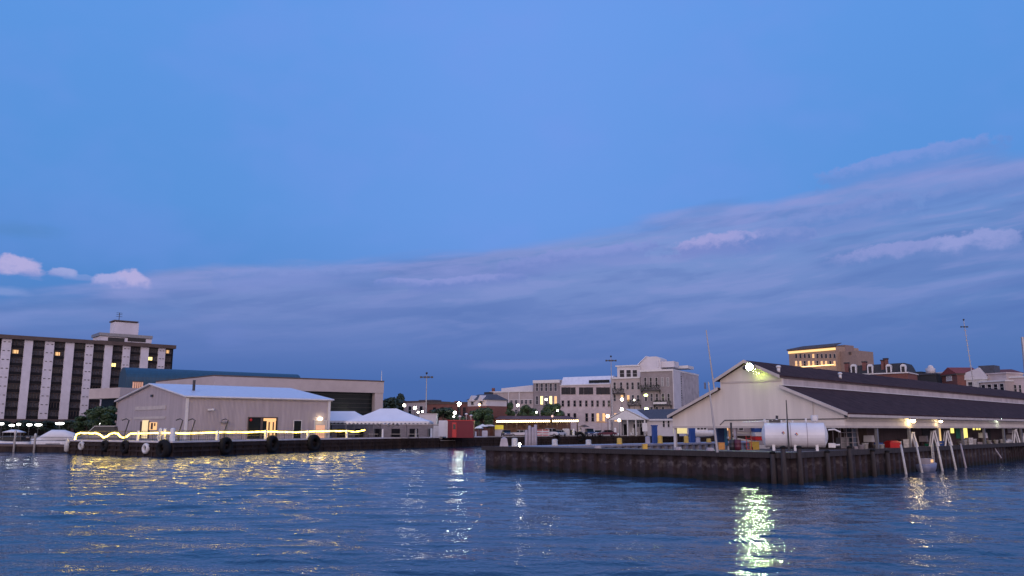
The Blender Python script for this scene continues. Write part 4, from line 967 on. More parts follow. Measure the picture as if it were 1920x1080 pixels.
m=MB(); m.box(-.1,-.4,z,w_+.35,34,z+.7); m.build('cornice',M['trim'],r)
m=MB(); m.box(w_,-.25,0,w_+.3,9,z-.02); m.build('rendered_side_wall',M['stucco'],r)
m=MB(); m.box(w_,9.01,0,w_+.2,34,z-.02,0)
rng=random.Random(4)
for k in range(26): zz=z*k/26; m.box(w_+.2,9.02,zz,w_+.27,9.3+rng.uniform(.2,1.1),zz+z/26*.6,1)
m.build('rough_side_wall',[M['rough'],M['slated']],r)
sf=side_frame(fr,w_,34); a=sf.loc(1319,718); window_m=MB(); c_=a[0]; window_m.box(w_+.2,c_,a[1]-2.4,w_+.3,c_+2.6,a[1]+.2); window_m.build('side_window',M['grey'],r)
rowwin(fr,r,[Z4(x) for x in(1550,1598,1648,1700,1748)],708,724,4.4,M['glass'],{3:M['grey'],4:M['grey']}); rowwin(fr,r,[Z4(x) for x in(1555,1605,1652,1706,1755)],738,752,4.4,M['glass'],{1:M['curtain']})
rowwin(fr,r,[Z4(x) for x in(1555,1605,1652,1706)],763,778,5,M['curtain'])
balcony(fr,r,1200,1237,723,731); balcony(fr,r,1224,1258,752,759)
m=MB(); s0,z1=fr.loc(1225,752.5,-1.6); s1,_=fr.loc(1250,756,-1.6); m.box(s0,-1.9,z1-1.0,s1,-1.6,z1-.3); m.build('awning',M['trim'],r)
# stair tower with sloping pale roof + low plant boxes
m=MB(); s0,zA=fr.loc(1198,684,6); s1,zB=fr.loc(1212,669,6); s2,_=fr.loc(1238,669,6)
m.ext([(s0,6,z+.71),(s2,6,z+.71),(s2,6,zB-.8),(s2-1.5,6,zB),(s1,6,zB),(s0,6,zA)],(0,8,0)); m.build('stair_tower',M['stucco'],r)
m=MB(); m.ext([(s0-.4,5.6,zA-.1),(s1,5.6,zB+.02),(s1,5.6,zB+.35),(s0-.4,5.6,zA+.25)],(0,8.8,0)); m.build('tower_roof',M['roofw'],r)
m=MB(); box_px(fr,m,1238.2,678,1264,688,7,13); box_px(fr,m,1232,676,1235,688,5.5,5.9); m.build('roof_plant',M['stucco'],r)
m=MB(); box_px(fr,m,1240,687,1290,690.5,14,22); m.build('roof_plant_low',M['trim'],r)

# ---- what shows under the fish shed: a pale store, a cabin boat on land and a cream van with a glow painted into its side
fr=frame(1264,318,1600,318); r=fr.root('harbour_store','long pale store with dark windows seen under the fish shed','building')
s1,z=fr.loc(1600,784); m=MB(); m.box(0,0,0,s1,12,z); m.build('wall',M['brickg'],r); m=MB(); m.box(-.3,-.4,z,s1+.3,12.4,z+.5); m.build('roof',M['slate'],r)
for k in range(15): a=s1*(k+.4)/15; window(r,a,1.6,a+1.6,z*.62,M['glass'] if k%4 else M['lit'])
fr=frame(1265,232,1288,232); r=fr.root('cream_van','cream box van with a soft glow painted into its side under the left end of the shed','van')
s1,z=fr.loc(1288,797.5); m=MB(); m.box(0,0,.9,s1*.99,2.2,z); m.build('box_body',mat('cream_side_painted_glow',(.7,.62,.3),.5,.2,1.2,emit=(1,.85,.3),es=.45),r)  # light on the van side is put in as emission
m=MB(); m.ext([(s1,0,.7),(s1+1.7,0,.7),(s1+1.7,0,1.7),(s1+1.0,0,z*.8),(s1,0,z*.8)],(0,2.1,0)); m.build('cab',M['white2'],r)
for x in(.8,s1+.8): 
    m=MB(); m.rings([[(x+.45*math.cos(2*math.pi*j/12),y,.45+.45*math.sin(2*math.pi*j/12)) for j in range(12)] for y in(-.1,.25)]); m.build('wheel',M['black'],r)
xb,_=aty(1319,800,236); r=thing('cabin_boat','white cabin boat with dark windows laid up behind the shed','boat',(xb,236,ZQ+.3),math.radians(4))
m=MB(); hull(6.4,2.4,1.3,m,1); m.build('hull',M['white'],r,True); m=MB(); m.ext([(-2.6,-.9,1.3),(1.0,-.9,1.3),(.4,-.85,2.7),(-2.4,-.85,2.7)],(0,1.75,0)); m.build('cabin',M['white'],r)
for k in range(3): m=MB(); m.box(-2.1+k*.95,-.97,1.7,-1.4+k*.95,-.86,2.35); m.build('window',M['glass'],r)
# ================================================================ WHITE PAVILION with grey roof
fr=frame(1143,262,1262,250); r=fr.root('pavilion','white gable-fronted waterfront pavilion with dark grey side roof','building')
s0,_=fr.loc(1143,787); s1,ze2=fr.loc(1213,787); sa,za=fr.loc(1176,769); s2=fr.loc(1266,786)[0]
m=MB(); m.ext([(s0,-1.2,ze2),(s1,-1.2,ze2),(sa,-1.2,za)],(0,14,0)); m.build('gable',M['white'],r)
m=MB(); m.ext([(sa+.1,-1.35,za+.15),(s1+.5,-1.35,ze2+.0),(s1+.5,-1.35,ze2+.3),(sa,-1.35,za+.4)],(0,14.4,0)); m.ext([(sa,-1.35,za+.15),(s0-.5,-1.35,ze2),(s0-.5,-1.35,ze2+.3),(sa,-1.35,za+.4)],(0,14.4,0)); m.build('gable_roof',M['trim'],r)
m=MB(); m.ext([(sa+.5,.2,ze2+.05),(s2,.2,ze2+.05),(s2,6,za+.1),(sa+.5,6,za+.1)],(0,.3,.2)); m.build('side_roof',M['slate'],r)
m=MB(); m.box(s1-.4,1.0,0,s2,8,ze2-.0); m.build('wall',M['stucco'],r)
m=MB(); m.box(s1+.6,.0,ze2-.3,s2,.15,ze2+.2); m.build('gutter',M['trim'],r)
m=MB(); m.box(s0+1.2,6,0,s1-.5,8,ze2); m.build('back_wall',M['stucco'],r)
for t in(.04,.30,.52,.74,.97): m=MB(); x=s0+(s1-s0)*t; m.box(x-.16,-1,0,x+.16,-.68,ze2); m.build('post',M['white'],r)
for t in(.15,.42,.6,.8): m=MB(); x=s0+(s1-s0)*t; m.box(x,5.9,.1,x+1.1,5.98,ze2*.75); m.build('door',M['spandrel'],r)
for px in(1195,1199,1243,1252): a=fr.loc(px,792,1); window(r,a[0],a[1]-1.4,a[0]+.6,a[1]+.6,M['glass'],M['trim'],y=1.0)
x,z=aty(1209,800,249); r=thing('notice_board','white panel with rounded top standing before the pavilion wall','notice board',(x,249,ZQ)); m=MB(); m.box(-.75,-.05,z-ZQ-1.4,.75,.05,z-ZQ+1.1); m.build('panel',M['white'],r); m=MB(); m.tube([(0,0.1,0),(0,.1,z-ZQ)],.07,6); m.build('post',M['dark'],r)

# ================================================================ CAFE with string lights
fr=frame(928,246,1088,250); r=fr.root('cafe_pavilion','long low open cafe pavilion with brown roof on the far quay','building')
sE,zE=fr.loc(1084,787); m=MB(); m.ext([(0,-.6,zE),(sE,-.6,zE),(sE-2,4,zE+.9),(2,4,zE+.9)],(0,.2,.2)); m.box(0,-.6,zE-.25,sE,-.45,zE-.02); m.ext([(2,4.2,zE+1),(sE-2,4.2,zE+1),(sE,9,zE),(0,9,zE)],(0,.2,.2)); m.build('roof',mat('brown_fascia',(.10,.035,.03),.7,.2,1),r)
for k in range(9): m=MB(); x=.4+(sE-.8)*k/8; m.box(x-.1,-.3,0,x+.1,-.1,zE-.26); m.build('post',M['hotelb'],r)
m=MB(); m.box(.5,8,0,sE-.5,8.3,zE-.3); m.build('back_wall',mat('cafe_back_wall',(.16,.09,.08),.8,.4,1.2),r)
m=MB(); m.box(3,4,0,sE*.6,5,1.2); m.build('bar_counter',M['wood'],r)
sl=thing('string_lights','row of warm round bulbs strung along the cafe pavilion eaves','string lights',(fr.p0[0],fr.p0[1],ZQ),fr.a)
m=MB(); ws=[]
for k in range(44):
    px=932+150*k/43
    if 1030<px<1035: continue
    s_,z_=fr.loc(px,790.3-1.2*k/43,-.9); ws.append((s_,-.9,z_+.3)); b=MB(); b.ball((s_,-.9,z_),.27,8); b.build('bulb',M['bulb'],sl,True)
m.tube(ws,.03,4); m.build('wire',M['dark'],sl)
# lantern post in front of cafe
street_lamp(1035.5,780.5,243,'unlit-looking cream lantern head above the brown cafe roof',mat('cream_lantern',(.6,.45,.4),.5,.1,1,emit=(1,.6,.45),es=1.0),.42)
# yellow awning kiosk
fr=frame(928,244,945,244); r=fr.root('yellow_kiosk','small kiosk with bright yellow sign panel at the left end of the cafe','kiosk')
s1,z1=fr.loc(944,797); _,z0=fr.loc(944,805); m=MB(); m.box(0,-1.2,z0,s1,-1.0,z1); m.build('sign_panel',mat('yellow_lit_sign',(.6,.5,.05),.5,.2,1.5,emit=(.9,.7,.05),es=.35),r); m=MB(); m.box(0,-1,0,s1,1,z0-.02); m.build('counter',M['hotelw'],r)
# orange umbrella + white umbrellas + cafe clutter
def umbrella(px,py,Y,m_,label,R=1.5,z0=ZQ):
    x,z=aty(px,py,Y); r=thing('parasol',label,'parasol',(x,Y,z0),0,'parasols on the waterfront'); h=z-z0
    m=MB(); m.tube([(0,0,0),(0,0,h)],.05,6); m.build('pole',M['grey'],r)
    m=MB(); m.rings([[(R*math.cos(k*math.pi/4),R*math.sin(k*math.pi/4),h-.75) for k in range(8)],[(R*.5*math.cos(k*math.pi/4),R*.5*math.sin(k*math.pi/4),h-.32) for k in range(8)],[(.03*math.cos(k*math.pi/4),.03*math.sin(k*math.pi/4),h) for k in range(8)]]); m.build('canopy',m_,r)
umbrella(1127,788,256,M['orange'],'orange parasol glowing beside the cafe lamp',2.1)
umbrella(905,795,236,M['canvas'],'white parasol nearest the dark tree past the red cabin',1.6)
umbrella(917,794,238,M['canvas'],'white parasol beside the cafe end',1.9)
umbrella(898,798,232,M['canvas'],'white parasol just right of the red cabin',1.3)
umbrella(1095,796,250,M['hotelb'],'brown parasol right of the string-lit pavilion',1.9)
# ================================================================ CARS
def make_car(bodym,kind='sedan'):
    r=bpy.data.objects.new('parked_car',None); COL.objects.link(r)
    hh=1.45 if kind=='sedan' else 1.8; L_=4.6; w=.92
    lower=[(-2.3,.35),(-2.28,.72),(-2.0,.86),(-.95,.95),(1.6,.98),(2.2,.9),(2.3,.6),(2.28,.35)]
    if kind=='suv': lower=[(a,b*1.12) for a,b in lower]
    m=MB(); secs=[]
    for y,s_ in((-w,.93),(-w*.93,1),(w*.93,1),(w,.93)): secs.append([(a*(.99 if s_<1 else 1),y,.35+(b-.35)*s_) for a,b in lower])
    m.rings(secs); m.build('body',bodym,r)
    b0=lower[3][1]
    cab=[(-1.05,b0),(-.35,hh-.08),(.1,hh),(1.0 if kind=='sedan' else 1.7,hh),(1.75 if kind=='sedan' else 2.15,b0+.02)]
    m=MB(); m.rings([[(a,y,b) for a,b in cab] for y in(-w*.86,w*.86)]); m.build('windows',M['glassb'],r)
    m=MB(); m.box(-.45,-w*.8,hh-.03,(1.05 if kind=='sedan' else 1.75),w*.8,hh+.04); 
    for a in(-.0,.95): m.box(a,-w*.875,b0,a+.08,w*.875,hh)
    m.build('roof',bodym,r)
    for x in(-1.45,1.45):
        for y in(-w,w):
            m=MB(); k=14
            m.rings([[(x+.34*math.cos(2*math.pi*j/k),y+d,.34+.34*math.sin(2*math.pi*j/k)) for j in range(k)] for d in(-.1,.1)])
            o=m.build('wheel',M['black'],r)
            m=MB(); m.rings([[(x+.2*math.cos(2*math.pi*j/k),y+d,.34+.2*math.sin(2*math.pi*j/k)) for j in range(k)] for d in(-.12,.12)]); m.build('rim',M['grey'],o)
    for y in(-.65,.65):
        m=MB(); m.box(-2.33,y-.18,.62,-2.25,y+.18,.76); m.build('headlight',M['white'],r)
        m=MB(); m.box(2.25,y-.18,.68,2.33,y+.18,.82); m.build('tail_light',M['redp'],r)
    return r
cm={'silver':mat('silver_car_paint',(.35,.35,.4),.3,.05,1,metal=.4),'white':mat('white_car_paint',(.6,.6,.62),.3,.05,1),'grey':mat('grey_car_paint',(.12,.12,.16),.3,.05,1,metal=.4),'navy':mat('navy_car_paint',(.025,.035,.09),.3,.05,1),'maroon':mat('maroon_car_paint',(.09,.015,.03),.3,.05,1),'dark':mat('dark_car_paint',(.03,.03,.035),.3,.05,1)}
protos={}
cars=[(950,237,'grey','sedan',100,'grey parked car behind the far quay, nearest the yellow kiosk sign'),(974,236,'silver','sedan',0,'silver parked car seen side-on before the string lights'),(996,243,'grey','suv',80,'dark grey parked car just right of the silver one'),(1026,241,'white','suv',8,'white parked car above the red and white barrier'),(1047,243,'white','sedan',60,'small white parked car below the cream lantern'),(1010,250,'silver','sedan',70,'silver car half hidden behind the timber piles'),
      (1106,246,'navy','suv',95,'navy parked car tail-on right of the cafe'),(1137,250,'maroon','sedan',8,'maroon parked car left of the white pavilion'),(1067,250,'dark','sedan',20,'black car in the dark right part of the cafe'),(1121,256,'white','sedan',75,'white car between the navy and maroon cars')]
for px,Y,c,k,rz,lab in cars:
    key=(c,k)
    if key in protos: o=copy_tree(protos[key])
    else: o=protos[key]=make_car(cm[c],k)
    x,_=xy(px,Y); o.location=(x,Y,ZQ); o.rotation_euler=(0,0,math.radians(rz)); o.scale=(1.25,1.25,1.25); tag(o,lab,'car','cars parked along the far quay')
# barrier / boxes / posts on far quay
p,_=qedge(1022,1.0); x,_=xy(1022,p[1]); u=p[1]/F; r=thing('barrier','pink and white slatted barrier on the far quay below the white car','barrier',(p[0],p[1]+.5,ZQ))
m=MB(); 
for k in range(5): m.box(-13*u,-.05,.25+k*.36,13*u,.05,.5+k*.36,k%2)
m.build('slats',[mat('salmon_paint',(.55,.2,.2),.6,.1,1),M['white']],r)
for a in(-12,0,12): m=MB(); m.box(a*u-.08,-.12,0,a*u+.08,-.06,2.1); m.build('post',M['white'],r)
for k,(px,w_,h,mm,lab) in enumerate(((1066,13,14,'white2','pale square bin on the far quay below the string lights'),(914,10,12,'hotelw','grey bin beside the parasols past the red cabin'),(1105,24,8,'trim','low white kerb block under the navy car'),(1138,28,8,'trim','low white kerb block under the maroon car'))):
    p,_=qedge(px,1.0); u=p[1]/F; m=MB(); m.rings([[(-w_/2*u,-.4,0),(w_/2*u,-.4,0),(w_/2*u,.6,0),(-w_/2*u,.6,0)],[(-w_/2*u*1.04,-.45,h*u*.8),(w_/2*u*1.04,-.45,h*u*.8),(w_/2*u*1.04,.65,h*u*.8),(-w_/2*u*1.04,.65,h*u*.8)],[(-w_/2*u*.92,-.4,h*u),(w_/2*u*.92,-.4,h*u),(w_/2*u*.92,.6,h*u),(-w_/2*u*.92,.6,h*u)]]); o=m.build('bin' if k<2 else 'kerb_block',M[mm]); o.location=(p[0],p[1],ZQ); tag(o,lab,'bin' if k<2 else 'kerb block')
for k,(px,py,w) in enumerate(((1079,804,'right of the pale bin'),(1092,802,'left of the navy car'),(1115,805,'right of the navy car'),(1156,802,'right of the maroon car'),(1190,802,'before the pavilion gable corner'),(1197,810,'short one beside the pavilion gable corner'),(1222,806,'below the notice board'),(1245,803,'before the pavilion side wall'),(1257,799,'taller, at the fish shed corner'),(1162,812,'short one below the low lamp'),(1186,811,'short one left of the pavilion corner'))):
    p,_=qedge(px,.8); h=aty(px,py,p[1])[1]-ZQ; o=bollard(max(.6,h),.38,M['white']); o.location=(p[0],p[1],ZQ); tag(o,'white bollard on the far quay '+w,'bollard','white bollards on the far quay')
m=MB(); p,_=qedge(1084,-.6); m.torus((0,0,0),1.1,.42,(0.2,-1,0),18,8); o=m.build('tyre_fender',M['black'],smooth=True); o.location=(p[0],p[1],2.2); tag(o,'large black tyre fender on the far quay by the navy car','tyre')
p,_=qedge(1041,-.5); m=MB(); m.torus((0,0,0),.8,.35,(0.2,-1,0),18,8); o=m.build('tyre_fender',M['black'],smooth=True); o.location=(p[0],p[1],1.7); tag(o,'black tyre fender on the far quay below the pink barrier','tyre')
# timber dolphin piles in the water before the far quay
for k,(px,py,w) in enumerate(((993,798,'leftmost of the far timber piles before the silver car'),(999,801,'second from left of the far timber piles'),(1004,796,'right and tallest of the far timber piles'),(987,806,'short far timber pile left of its neighbours'))):
    Yq=176; x,z=aty(px,py,Yq); m=MB(); m.lathe((0,0,-1),[(.36,0),(.34,z*.6),(.32,z+.9),(.2,z+1)],10); o=m.build('timber_pile',M['lav'],smooth=True); o.location=(x,Yq,0); tag(o,'grey '+w,'pile','timber piles in the inner harbour')

# ================================================================ RIGHT PIER
ZP=2.5; PC=onz(1480,907,0); S2=math.sqrt(.5)
pr_=thing('pier','timber-decked pier on rusty corrugated sheet piling, running to the right','pier',(PC[0],PC[1],0),math.radians(45))
def corr(m,x0,y0,x1,y1,z0,z1,per=1.5,dep=.42,th=.0):
    l=math.hypot(x1-x0,y1-y0); ux,uy=(x1-x0)/l,(y1-y0)/l; nx,ny=uy,-ux   # outward = right of travel
    n=max(1,int(l/per)); per=l/n; pts=[]
    for i in range(n):
        for f_,d in((0,0),(.38,0),(.5,dep),(.88,dep)): pts.append((x0+ux*(i+f_)*per+nx*d,y0+uy*(i+f_)*per+ny*d))
    pts.append((x1,y1))
    for a,b in zip(pts,pts[1:]): m.face([(a[0],a[1],z0),(b[0],b[1],z0),(b[0],b[1],z1),(a[0],a[1],z1)])
YL=32.9; WA=4.6
m=MB(); corr(m,0,YL,0,0,-1,ZP-.28); corr(m,0,0,62,0,-1,ZP-.28,1.4,.4); corr(m,66,1.5,130,1.5,-1,ZP-.3,1.25,.32); corr(m,62,0,66,1.5,-1,ZP-.6); corr(m,0,YL+4,0,YL,-1,ZP-.28)
o=m.build('sheet_piling',M['sheet'],pr_)
m=MB(); m.box(-.55,-.47,ZP-.30,WA,YL+4,ZP); m.box(WA,-.47,ZP-.302,130,10,ZP-.001); m.build('deck',M['deck'],pr_)
m=MB(); m.box(-.66,-.57,ZP-.42,-.56,YL+4,ZP+.06); m.box(-.66,-.58,ZP-.42,130,-.48,ZP+.06); m.build('edge_timber',M['timber'],pr_)
m=MB(); m.box(-.35,-.35,-.9,.0+WA-.2,YL-.1,ZP-.31) if 0 else None
m=MB(); corr(m,WA,YL+.0,100,YL+.0,-1,ZP-.2,1.7,.45); m.build('inner_sheet_piling',M['sheetl'],pr_)
m=MB(); m.box(WA+.01,YL-.55,ZP-.22,100,YL+4,ZP); m.build('inner_deck',M['lav'],pr_)
m=MB(); m.box(3.2,36.5,-1,100,39.9,ZP-.23); m.build('inner_fill',M['quay'],pr_)
def pierw(lx,ly,z=ZP): return (PC[0]+(lx-ly)*S2, PC[1]+(lx+ly)*S2, z)
def pier_at(px,fixed,v):   # local coordinate of the pixel column on the line local x=v or y=v
    d=ray(px,HOR); u=d[0]/d[1]
    # X=PC0+(lx-ly)S2 ; Y=PC1+(lx+ly)S2 ; X=uY
    if fixed=='x': ly=(PC[0]+v*S2-u*(PC[1]+v*S2))/(S2+u*S2); return (v,ly)
    lx=(u*(PC[1]+v*S2)-(PC[0]-v*S2))/(S2-u*S2); return (lx,v)
# bollards etc. on the back arm
for k,(px,py,mm,w) in enumerate(((965,821,'white2','left, near the pier tip'),(1040,823,'white2','below the pink barrier'),(1103,824,'white2','below the navy car'),(1161,821,'yellow','with yellow top, below the low lamp'),(1214,818,'lav','left of the blue post'),(1237,816,'yellow','bright yellow, right of the blue post'),(1286,817,'yellow','bright yellow, left of the second blue post'),(1308,820,'lav','grey, right of the second blue post'),(1328,822,'yellow','yellow-topped, by the thin grey pole'))):
    lx,ly=pier_at(px,'y',YL+1.0); w0=pierw(lx,ly); h=aty(px,py,w0[1])[1]-ZP; o=bollard(max(.5,h),.34,M[mm]); o.location=w0; tag(o,'bollard on the inner pier arm, '+w,'bollard','bollards on the inner pier arm')
lx,ly=pier_at(923,'x',.6); w0=pierw(.7,YL-.8); m=MB(); m.ball((0,0,.3),.15,8); m.tube([(0,0,0),(0,0,.2)],.06,6); o=m.build('marker_light',M['lampw'],smooth=True); o.location=w0; tag(o,'small bright marker light on the pier tip','lamp')
m=MB(); m.rings([[(-.5,-.5,0),(.5,-.5,0),(.5,.5,0),(-.5,.5,0)],[(-.35,-.35,.9),(.35,-.35,.9),(.35,.35,.9),(-.35,.35,.9)],[(-.1,-.1,1.05),(.1,-.1,1.05),(.1,.1,1.05),(-.1,.1,1.05)]]); o=m.build('mooring_bitt',M['lav']); o.location=pierw(1.2,YL+2.2); tag(o,'grey mooring bitt on the pier tip beside the marker light','bollard')
for k,(px,w_,py0,py1,mm,lab) in enumerate(((1227,7.5,799,831,'blue','dark blue square post on the inner pier arm left of the shed'),(1297,9,797,826,'blue','dark blue square post seen under the left part of the shed'))):
    lx,ly=pier_at(px,'y',YL+2); w0=pierw(lx,ly); u=w0[1]/F; h=aty(px,py0,w0[1])[1]-ZP; r=thing('blue_post',lab,'post',w0,math.radians(10),'blue square posts'); m=MB(); m.box(-w_/2*u,-.4,0,w_/2*u,.4,h); m.build('body',M['blue'],r); m=MB(); m.box(-w_/2*u-.08,-.45,h,w_/2*u+.08,.45,h+.15); m.build('cap',M['blue'],r)
# ---- yellow boxes, drums and gear on the front arm
def crate(px,lx,w_,h,mm,label,cat='box',name='crate',fixed='x'):
    l=pier_at(px,'x',lx); w0=pierw(*l); u=w0[1]/F; r=thing(name,label,cat,w0,math.radians(8)); W2=w_/2*u; H2=h*u
    m=MB(); m.box(-W2,-W2,0,W2,W2,H2*.9); m.build('body',M[mm],r); m=MB(); m.box(-W2*1.08,-W2*1.08,H2*.9,W2*1.08,W2*1.08,H2); m.build('rim',M[mm],r)
    return r
crate(1208,3.2,8,9,'yellow','small yellow box on the pier walkway left of the shed')
crate(1350,6,11,13,'orange','orange-brown crate stack beside the thin pier pole')
crate(1413,8,13,15,'yellow','yellow crate between the conveyor and the white tank')
crate(1365,5,3,7,'white','small white bucket by the dark drum','bucket','bucket')
for px,mm,lab in((1372,'dark','black drum on the deck left of the maroon drum'),(1382,'maroonp','maroon drum beside the black drum on the deck')):
    if mm=='maroonp': M[mm]=mat('maroon_plastic',(.09,.015,.03),.5,.2,1)
    w0=pierw(*pier_at(px,'x',5)); m=MB(); m.lathe((0,0,0),[(.3,0),(.31,.3),(.33,.33),(.31,.36),(.31,.62),(.33,.65),(.31,.68),(.3,1.0),(.26,1.02)],14); o=m.build('drum',M[mm],smooth=True); o.location=w0; tag(o,lab,'drum')
# dark pole on drum
w0=pierw(*pier_at(1371,'x',6)); m=MB(); m.tube([(0,0,0),(0,0,2.6)],.1,8); m.box(-.25,-.25,0,.25,.25,.3); o=m.build('hoist_post',M['dark']); o.location=w0; tag(o,'dark steel post with base under the shed front beam','post')
# conveyor: cream frame with orange legs
w0=pierw(*pier_at(1392,'x',14)); r=thing('conveyor','cream conveyor frame with orange legs under the shed front','conveyor',w0,math.radians(-6))
m=MB(); m.ext([(-1.6,-.5,1.0),(1.8,-.5,.45),(1.8,-.5,.65),(-1.6,-.5,1.2)],(0,.9,0)); m.build('belt_bed',M['trim'],r)
for x,h in((-1.4,2.6),(-.9,2.6),(.9,2.5)): m=MB(); m.box(x-.12,-.5,0,x+.12,-.3,h); m.build('leg',M['orange'] if x<0 else M['creamt'],r)
for z in(1.5,2.1,2.5): m=MB(); m.box(-1.4,-.45,z,1.0,-.35,z+.14); m.build('cross_rail',M['trim'],r)
w0=pierw(*pier_at(1425,'x',13)); r=thing('fish_bins','stack of blue and white fish bins left of the tank','bins',w0,math.radians(5))
for k,mm in enumerate(('white','lav','redp','white','blue')): m=MB(); m.rings([[(-.7,-.5,k*.42),(.7,-.5,k*.42),(.7,.5,k*.42),(-.7,.5,k*.42)],[(-.78,-.56,k*.42+.38),(.78,-.56,k*.42+.38),(.78,.56,k*.42+.38),(-.78,.56,k*.42+.38)]]); m.build('bin',M[mm],r)
# light-blue lit door panel
w0=pierw(*pier_at(1352,'x',20)); r=thing('blue_locker','tall blue locker with light blue door edge under the shed','locker',w0,math.radians(0)); m=MB(); m.box(-.55,-.4,0,.25,.4,2.3); m.build('body',M['blue'],r); m=MB(); m.box(.26,-.42,.1,.6,.38,2.3); m.build('door',M['cyan'],r)

# ================================================================ FISH SHED (monitor roof)
FRp=pierw(12.5,.35); FLp=pierw(12.5,19.7)
fr=Fr((FLp[0],FLp[1]),(FRp[0],FRp[1]),ZP); R_=fr.root('fish_shed','long cream fish shed with brown monitor roof standing on the pier','building'); LS=105
q=lambda x,y:fr.loc(x,y)
zb=q(1420,798.5)[1]; WS=fr.L
apx=q(1400,678); ul=q(1350,711); ur=q(1466,706); ll=q(1352,729); lr=q(1464,725); el_=q(1262,779); er_=q(1590,775)
xl,xr=ul[0],ur[0]
prof=[(0,zb),(WS,zb),(WS,er_[1]-.1),(xr,lr[1]-.1),(xr,ur[1]-.1),(apx[0],apx[1]-.15),(xl,ul[1]-.1),(xl,ll[1]-.1),(0,el_[1]-.1)]
m=MB(); m.ext([(x,0,z) for x,z in prof],(0,.3,0)); m.build('gable_wall',M['cream'],R_)
# side walls & clerestories
m=MB(); m.box(WS-.28,.31,zb,WS-.02,LS,er_[1]-.12); m.build('right_fascia_wall',M['cream'],R_)
m=MB(); m.box(0.02,.31,zb,.28,LS,el_[1]-.12); m.build('left_fascia_wall',M['cream'],R_)
m=MB(); m.box(xr-.25,.31,lr[1]-.6,xr-.0,LS,ur[1]-.1); m.build('right_clerestory',M['clere'],R_)
m=MB(); m.box(xl,.31,ll[1]-.6,xl+.25,LS,ul[1]-.1); m.build('left_clerestory',M['clere'],R_)
def slab(name,x0,z0,x1,z1,th,y0,y1,m_):
    m=MB(); m.ext([(x0,y0,z0),(x1,y0,z1),(x1,y0,z1+th),(x0,y0,z0+th)],(0,y1-y0,0)); return m.build(name,m_,R_)
oh=.55
ext=lambda a,b,t:(a[0]+(a[0]-b[0])*t,a[1]+(a[1]-b[1])*t)
A1=ext(ur,apx,.01); A0=ext(ul,apx,.10)
slab('upper_roof',apx[0]+.002,apx[1]-.1,A1[0],A1[1]-.1,.22,-oh,LS+.4,M['shingle']); slab('upper_roof',A0[0],A0[1]-.1,apx[0]-.002,apx[1]-.1,.22,-oh,LS+.4,M['shingle'])
B1=ext(er_,lr,.03); B0=ext(el_,ll,.06)
slab('lower_roof',xr+.01,lr[1]-.1,B1[0],B1[1]-.1,.22,-oh,LS+.4,M['shingle']); slab('lower_roof',B0[0],B0[1]-.1,xl-.01,ll[1]-.1,.22,-oh,LS+.4,M['shingle'])
def rake(a,b,hh=.34):
    m=MB(); m.ext([(a[0],-oh-.12,a[1]-.16),(b[0],-oh-.12,b[1]-.16),(b[0],-oh-.12,b[1]+.16),(a[0],-oh-.12,a[1]+.16)],(0,.115,0)); m.build('rake_board',M['creamt'],R_)
rake(A0,apx); rake(apx,A1); rake((xr,lr[1]),B1); rake(B0,(xl,ll[1]))
m=MB(); m.box(B1[0]+.0,-oh,B1[1]-.28,B1[0]+.14,LS,B1[1]-.02); m.build('gutter',M['creamt'],R_)
m=MB(); m.box(A1[0],-oh,A1[1]-.13,A1[0]+.08,LS,A1[1]-.02); m.build('upper_gutter',M['hotelb'],R_)
m=MB(); m.box(xr+.02,.0,lr[1]+.11,xr+.12,LS,lr[1]+.20); m.build('flashing',M['trim'],R_)
m=MB(); za=q(1400,716)[1]; m.box(xl+.2,-.07,za-.08,xr-.1,-.01,za+.1); m.build('belt_board',M['creamt'],R_)
m=MB(); m.box(0,-.12,zb-.22,WS+.1,.34,zb-.0); m.box(WS-.3,.35,zb-.22,WS+.1,LS,zb-.0); m.build('front_beam',M['creamt'],R_)
a=q(1355,788); b=q(1588,785); m=MB(); m.tube([(a[0]-.3,-.1,a[1]-.5),(a[0]+.3,-.1,a[1]),(b[0],-.1,b[1])],.04,5); m.build('conduit',M['dark'],R_)
m=MB(); sx_=q(1524,755)[0]; m.box(sx_-.04,-.06,zb,sx_+.04,-.01,q(1524,755)[1]+.2); m.build('wall_joint',M['creamt'],R_)
m=MB(); m.box(WS-.02,.31,er_[1]-.75,WS+.06,LS,er_[1]-.6); m.build('fascia_joint',M['creamt'],R_)
# posts
for k,(x,y) in enumerate([(.15,.2)]+[(WS-.2,8+9*i) for i in range(10)]+[(.2,9+9*i) for i in range(9)]):
    m=MB(); low=-3.2 if x<1 else 0; m.box(x-.14,y-.14,low,x+.14,y+.14,zb-.22); m.build('post',M['trim' if k==0 else 'grey'],R_)
for y in(0.2,): 
    for x in(7.6,10.4): m=MB(); m.box(x-.13,y-.13,0,x+.13,y+.13,zb-.22); m.build('post',M['lav'],R_)
# inner partition boards and gallery back wall
m=MB(); m.box(WS-9.5,13,-.02,WS-3.2,13.2,zb+.2); m.build('inner_wall',M['wood'],R_)
m=MB(); m.box(WS-3.6,13.25,-.02,WS-3.4,LS,zb+.4); m.build('gallery_wall',mat('gallery_boards',(.07,.05,.055),.85,.4,1.5,.3,stretch=(.3,4,.3)),R_)
m=MB(); m.box(WS-9.4,13.3,zb+.05,WS-.3,LS,zb+.15); m.build('ceiling',M['wood'],R_)
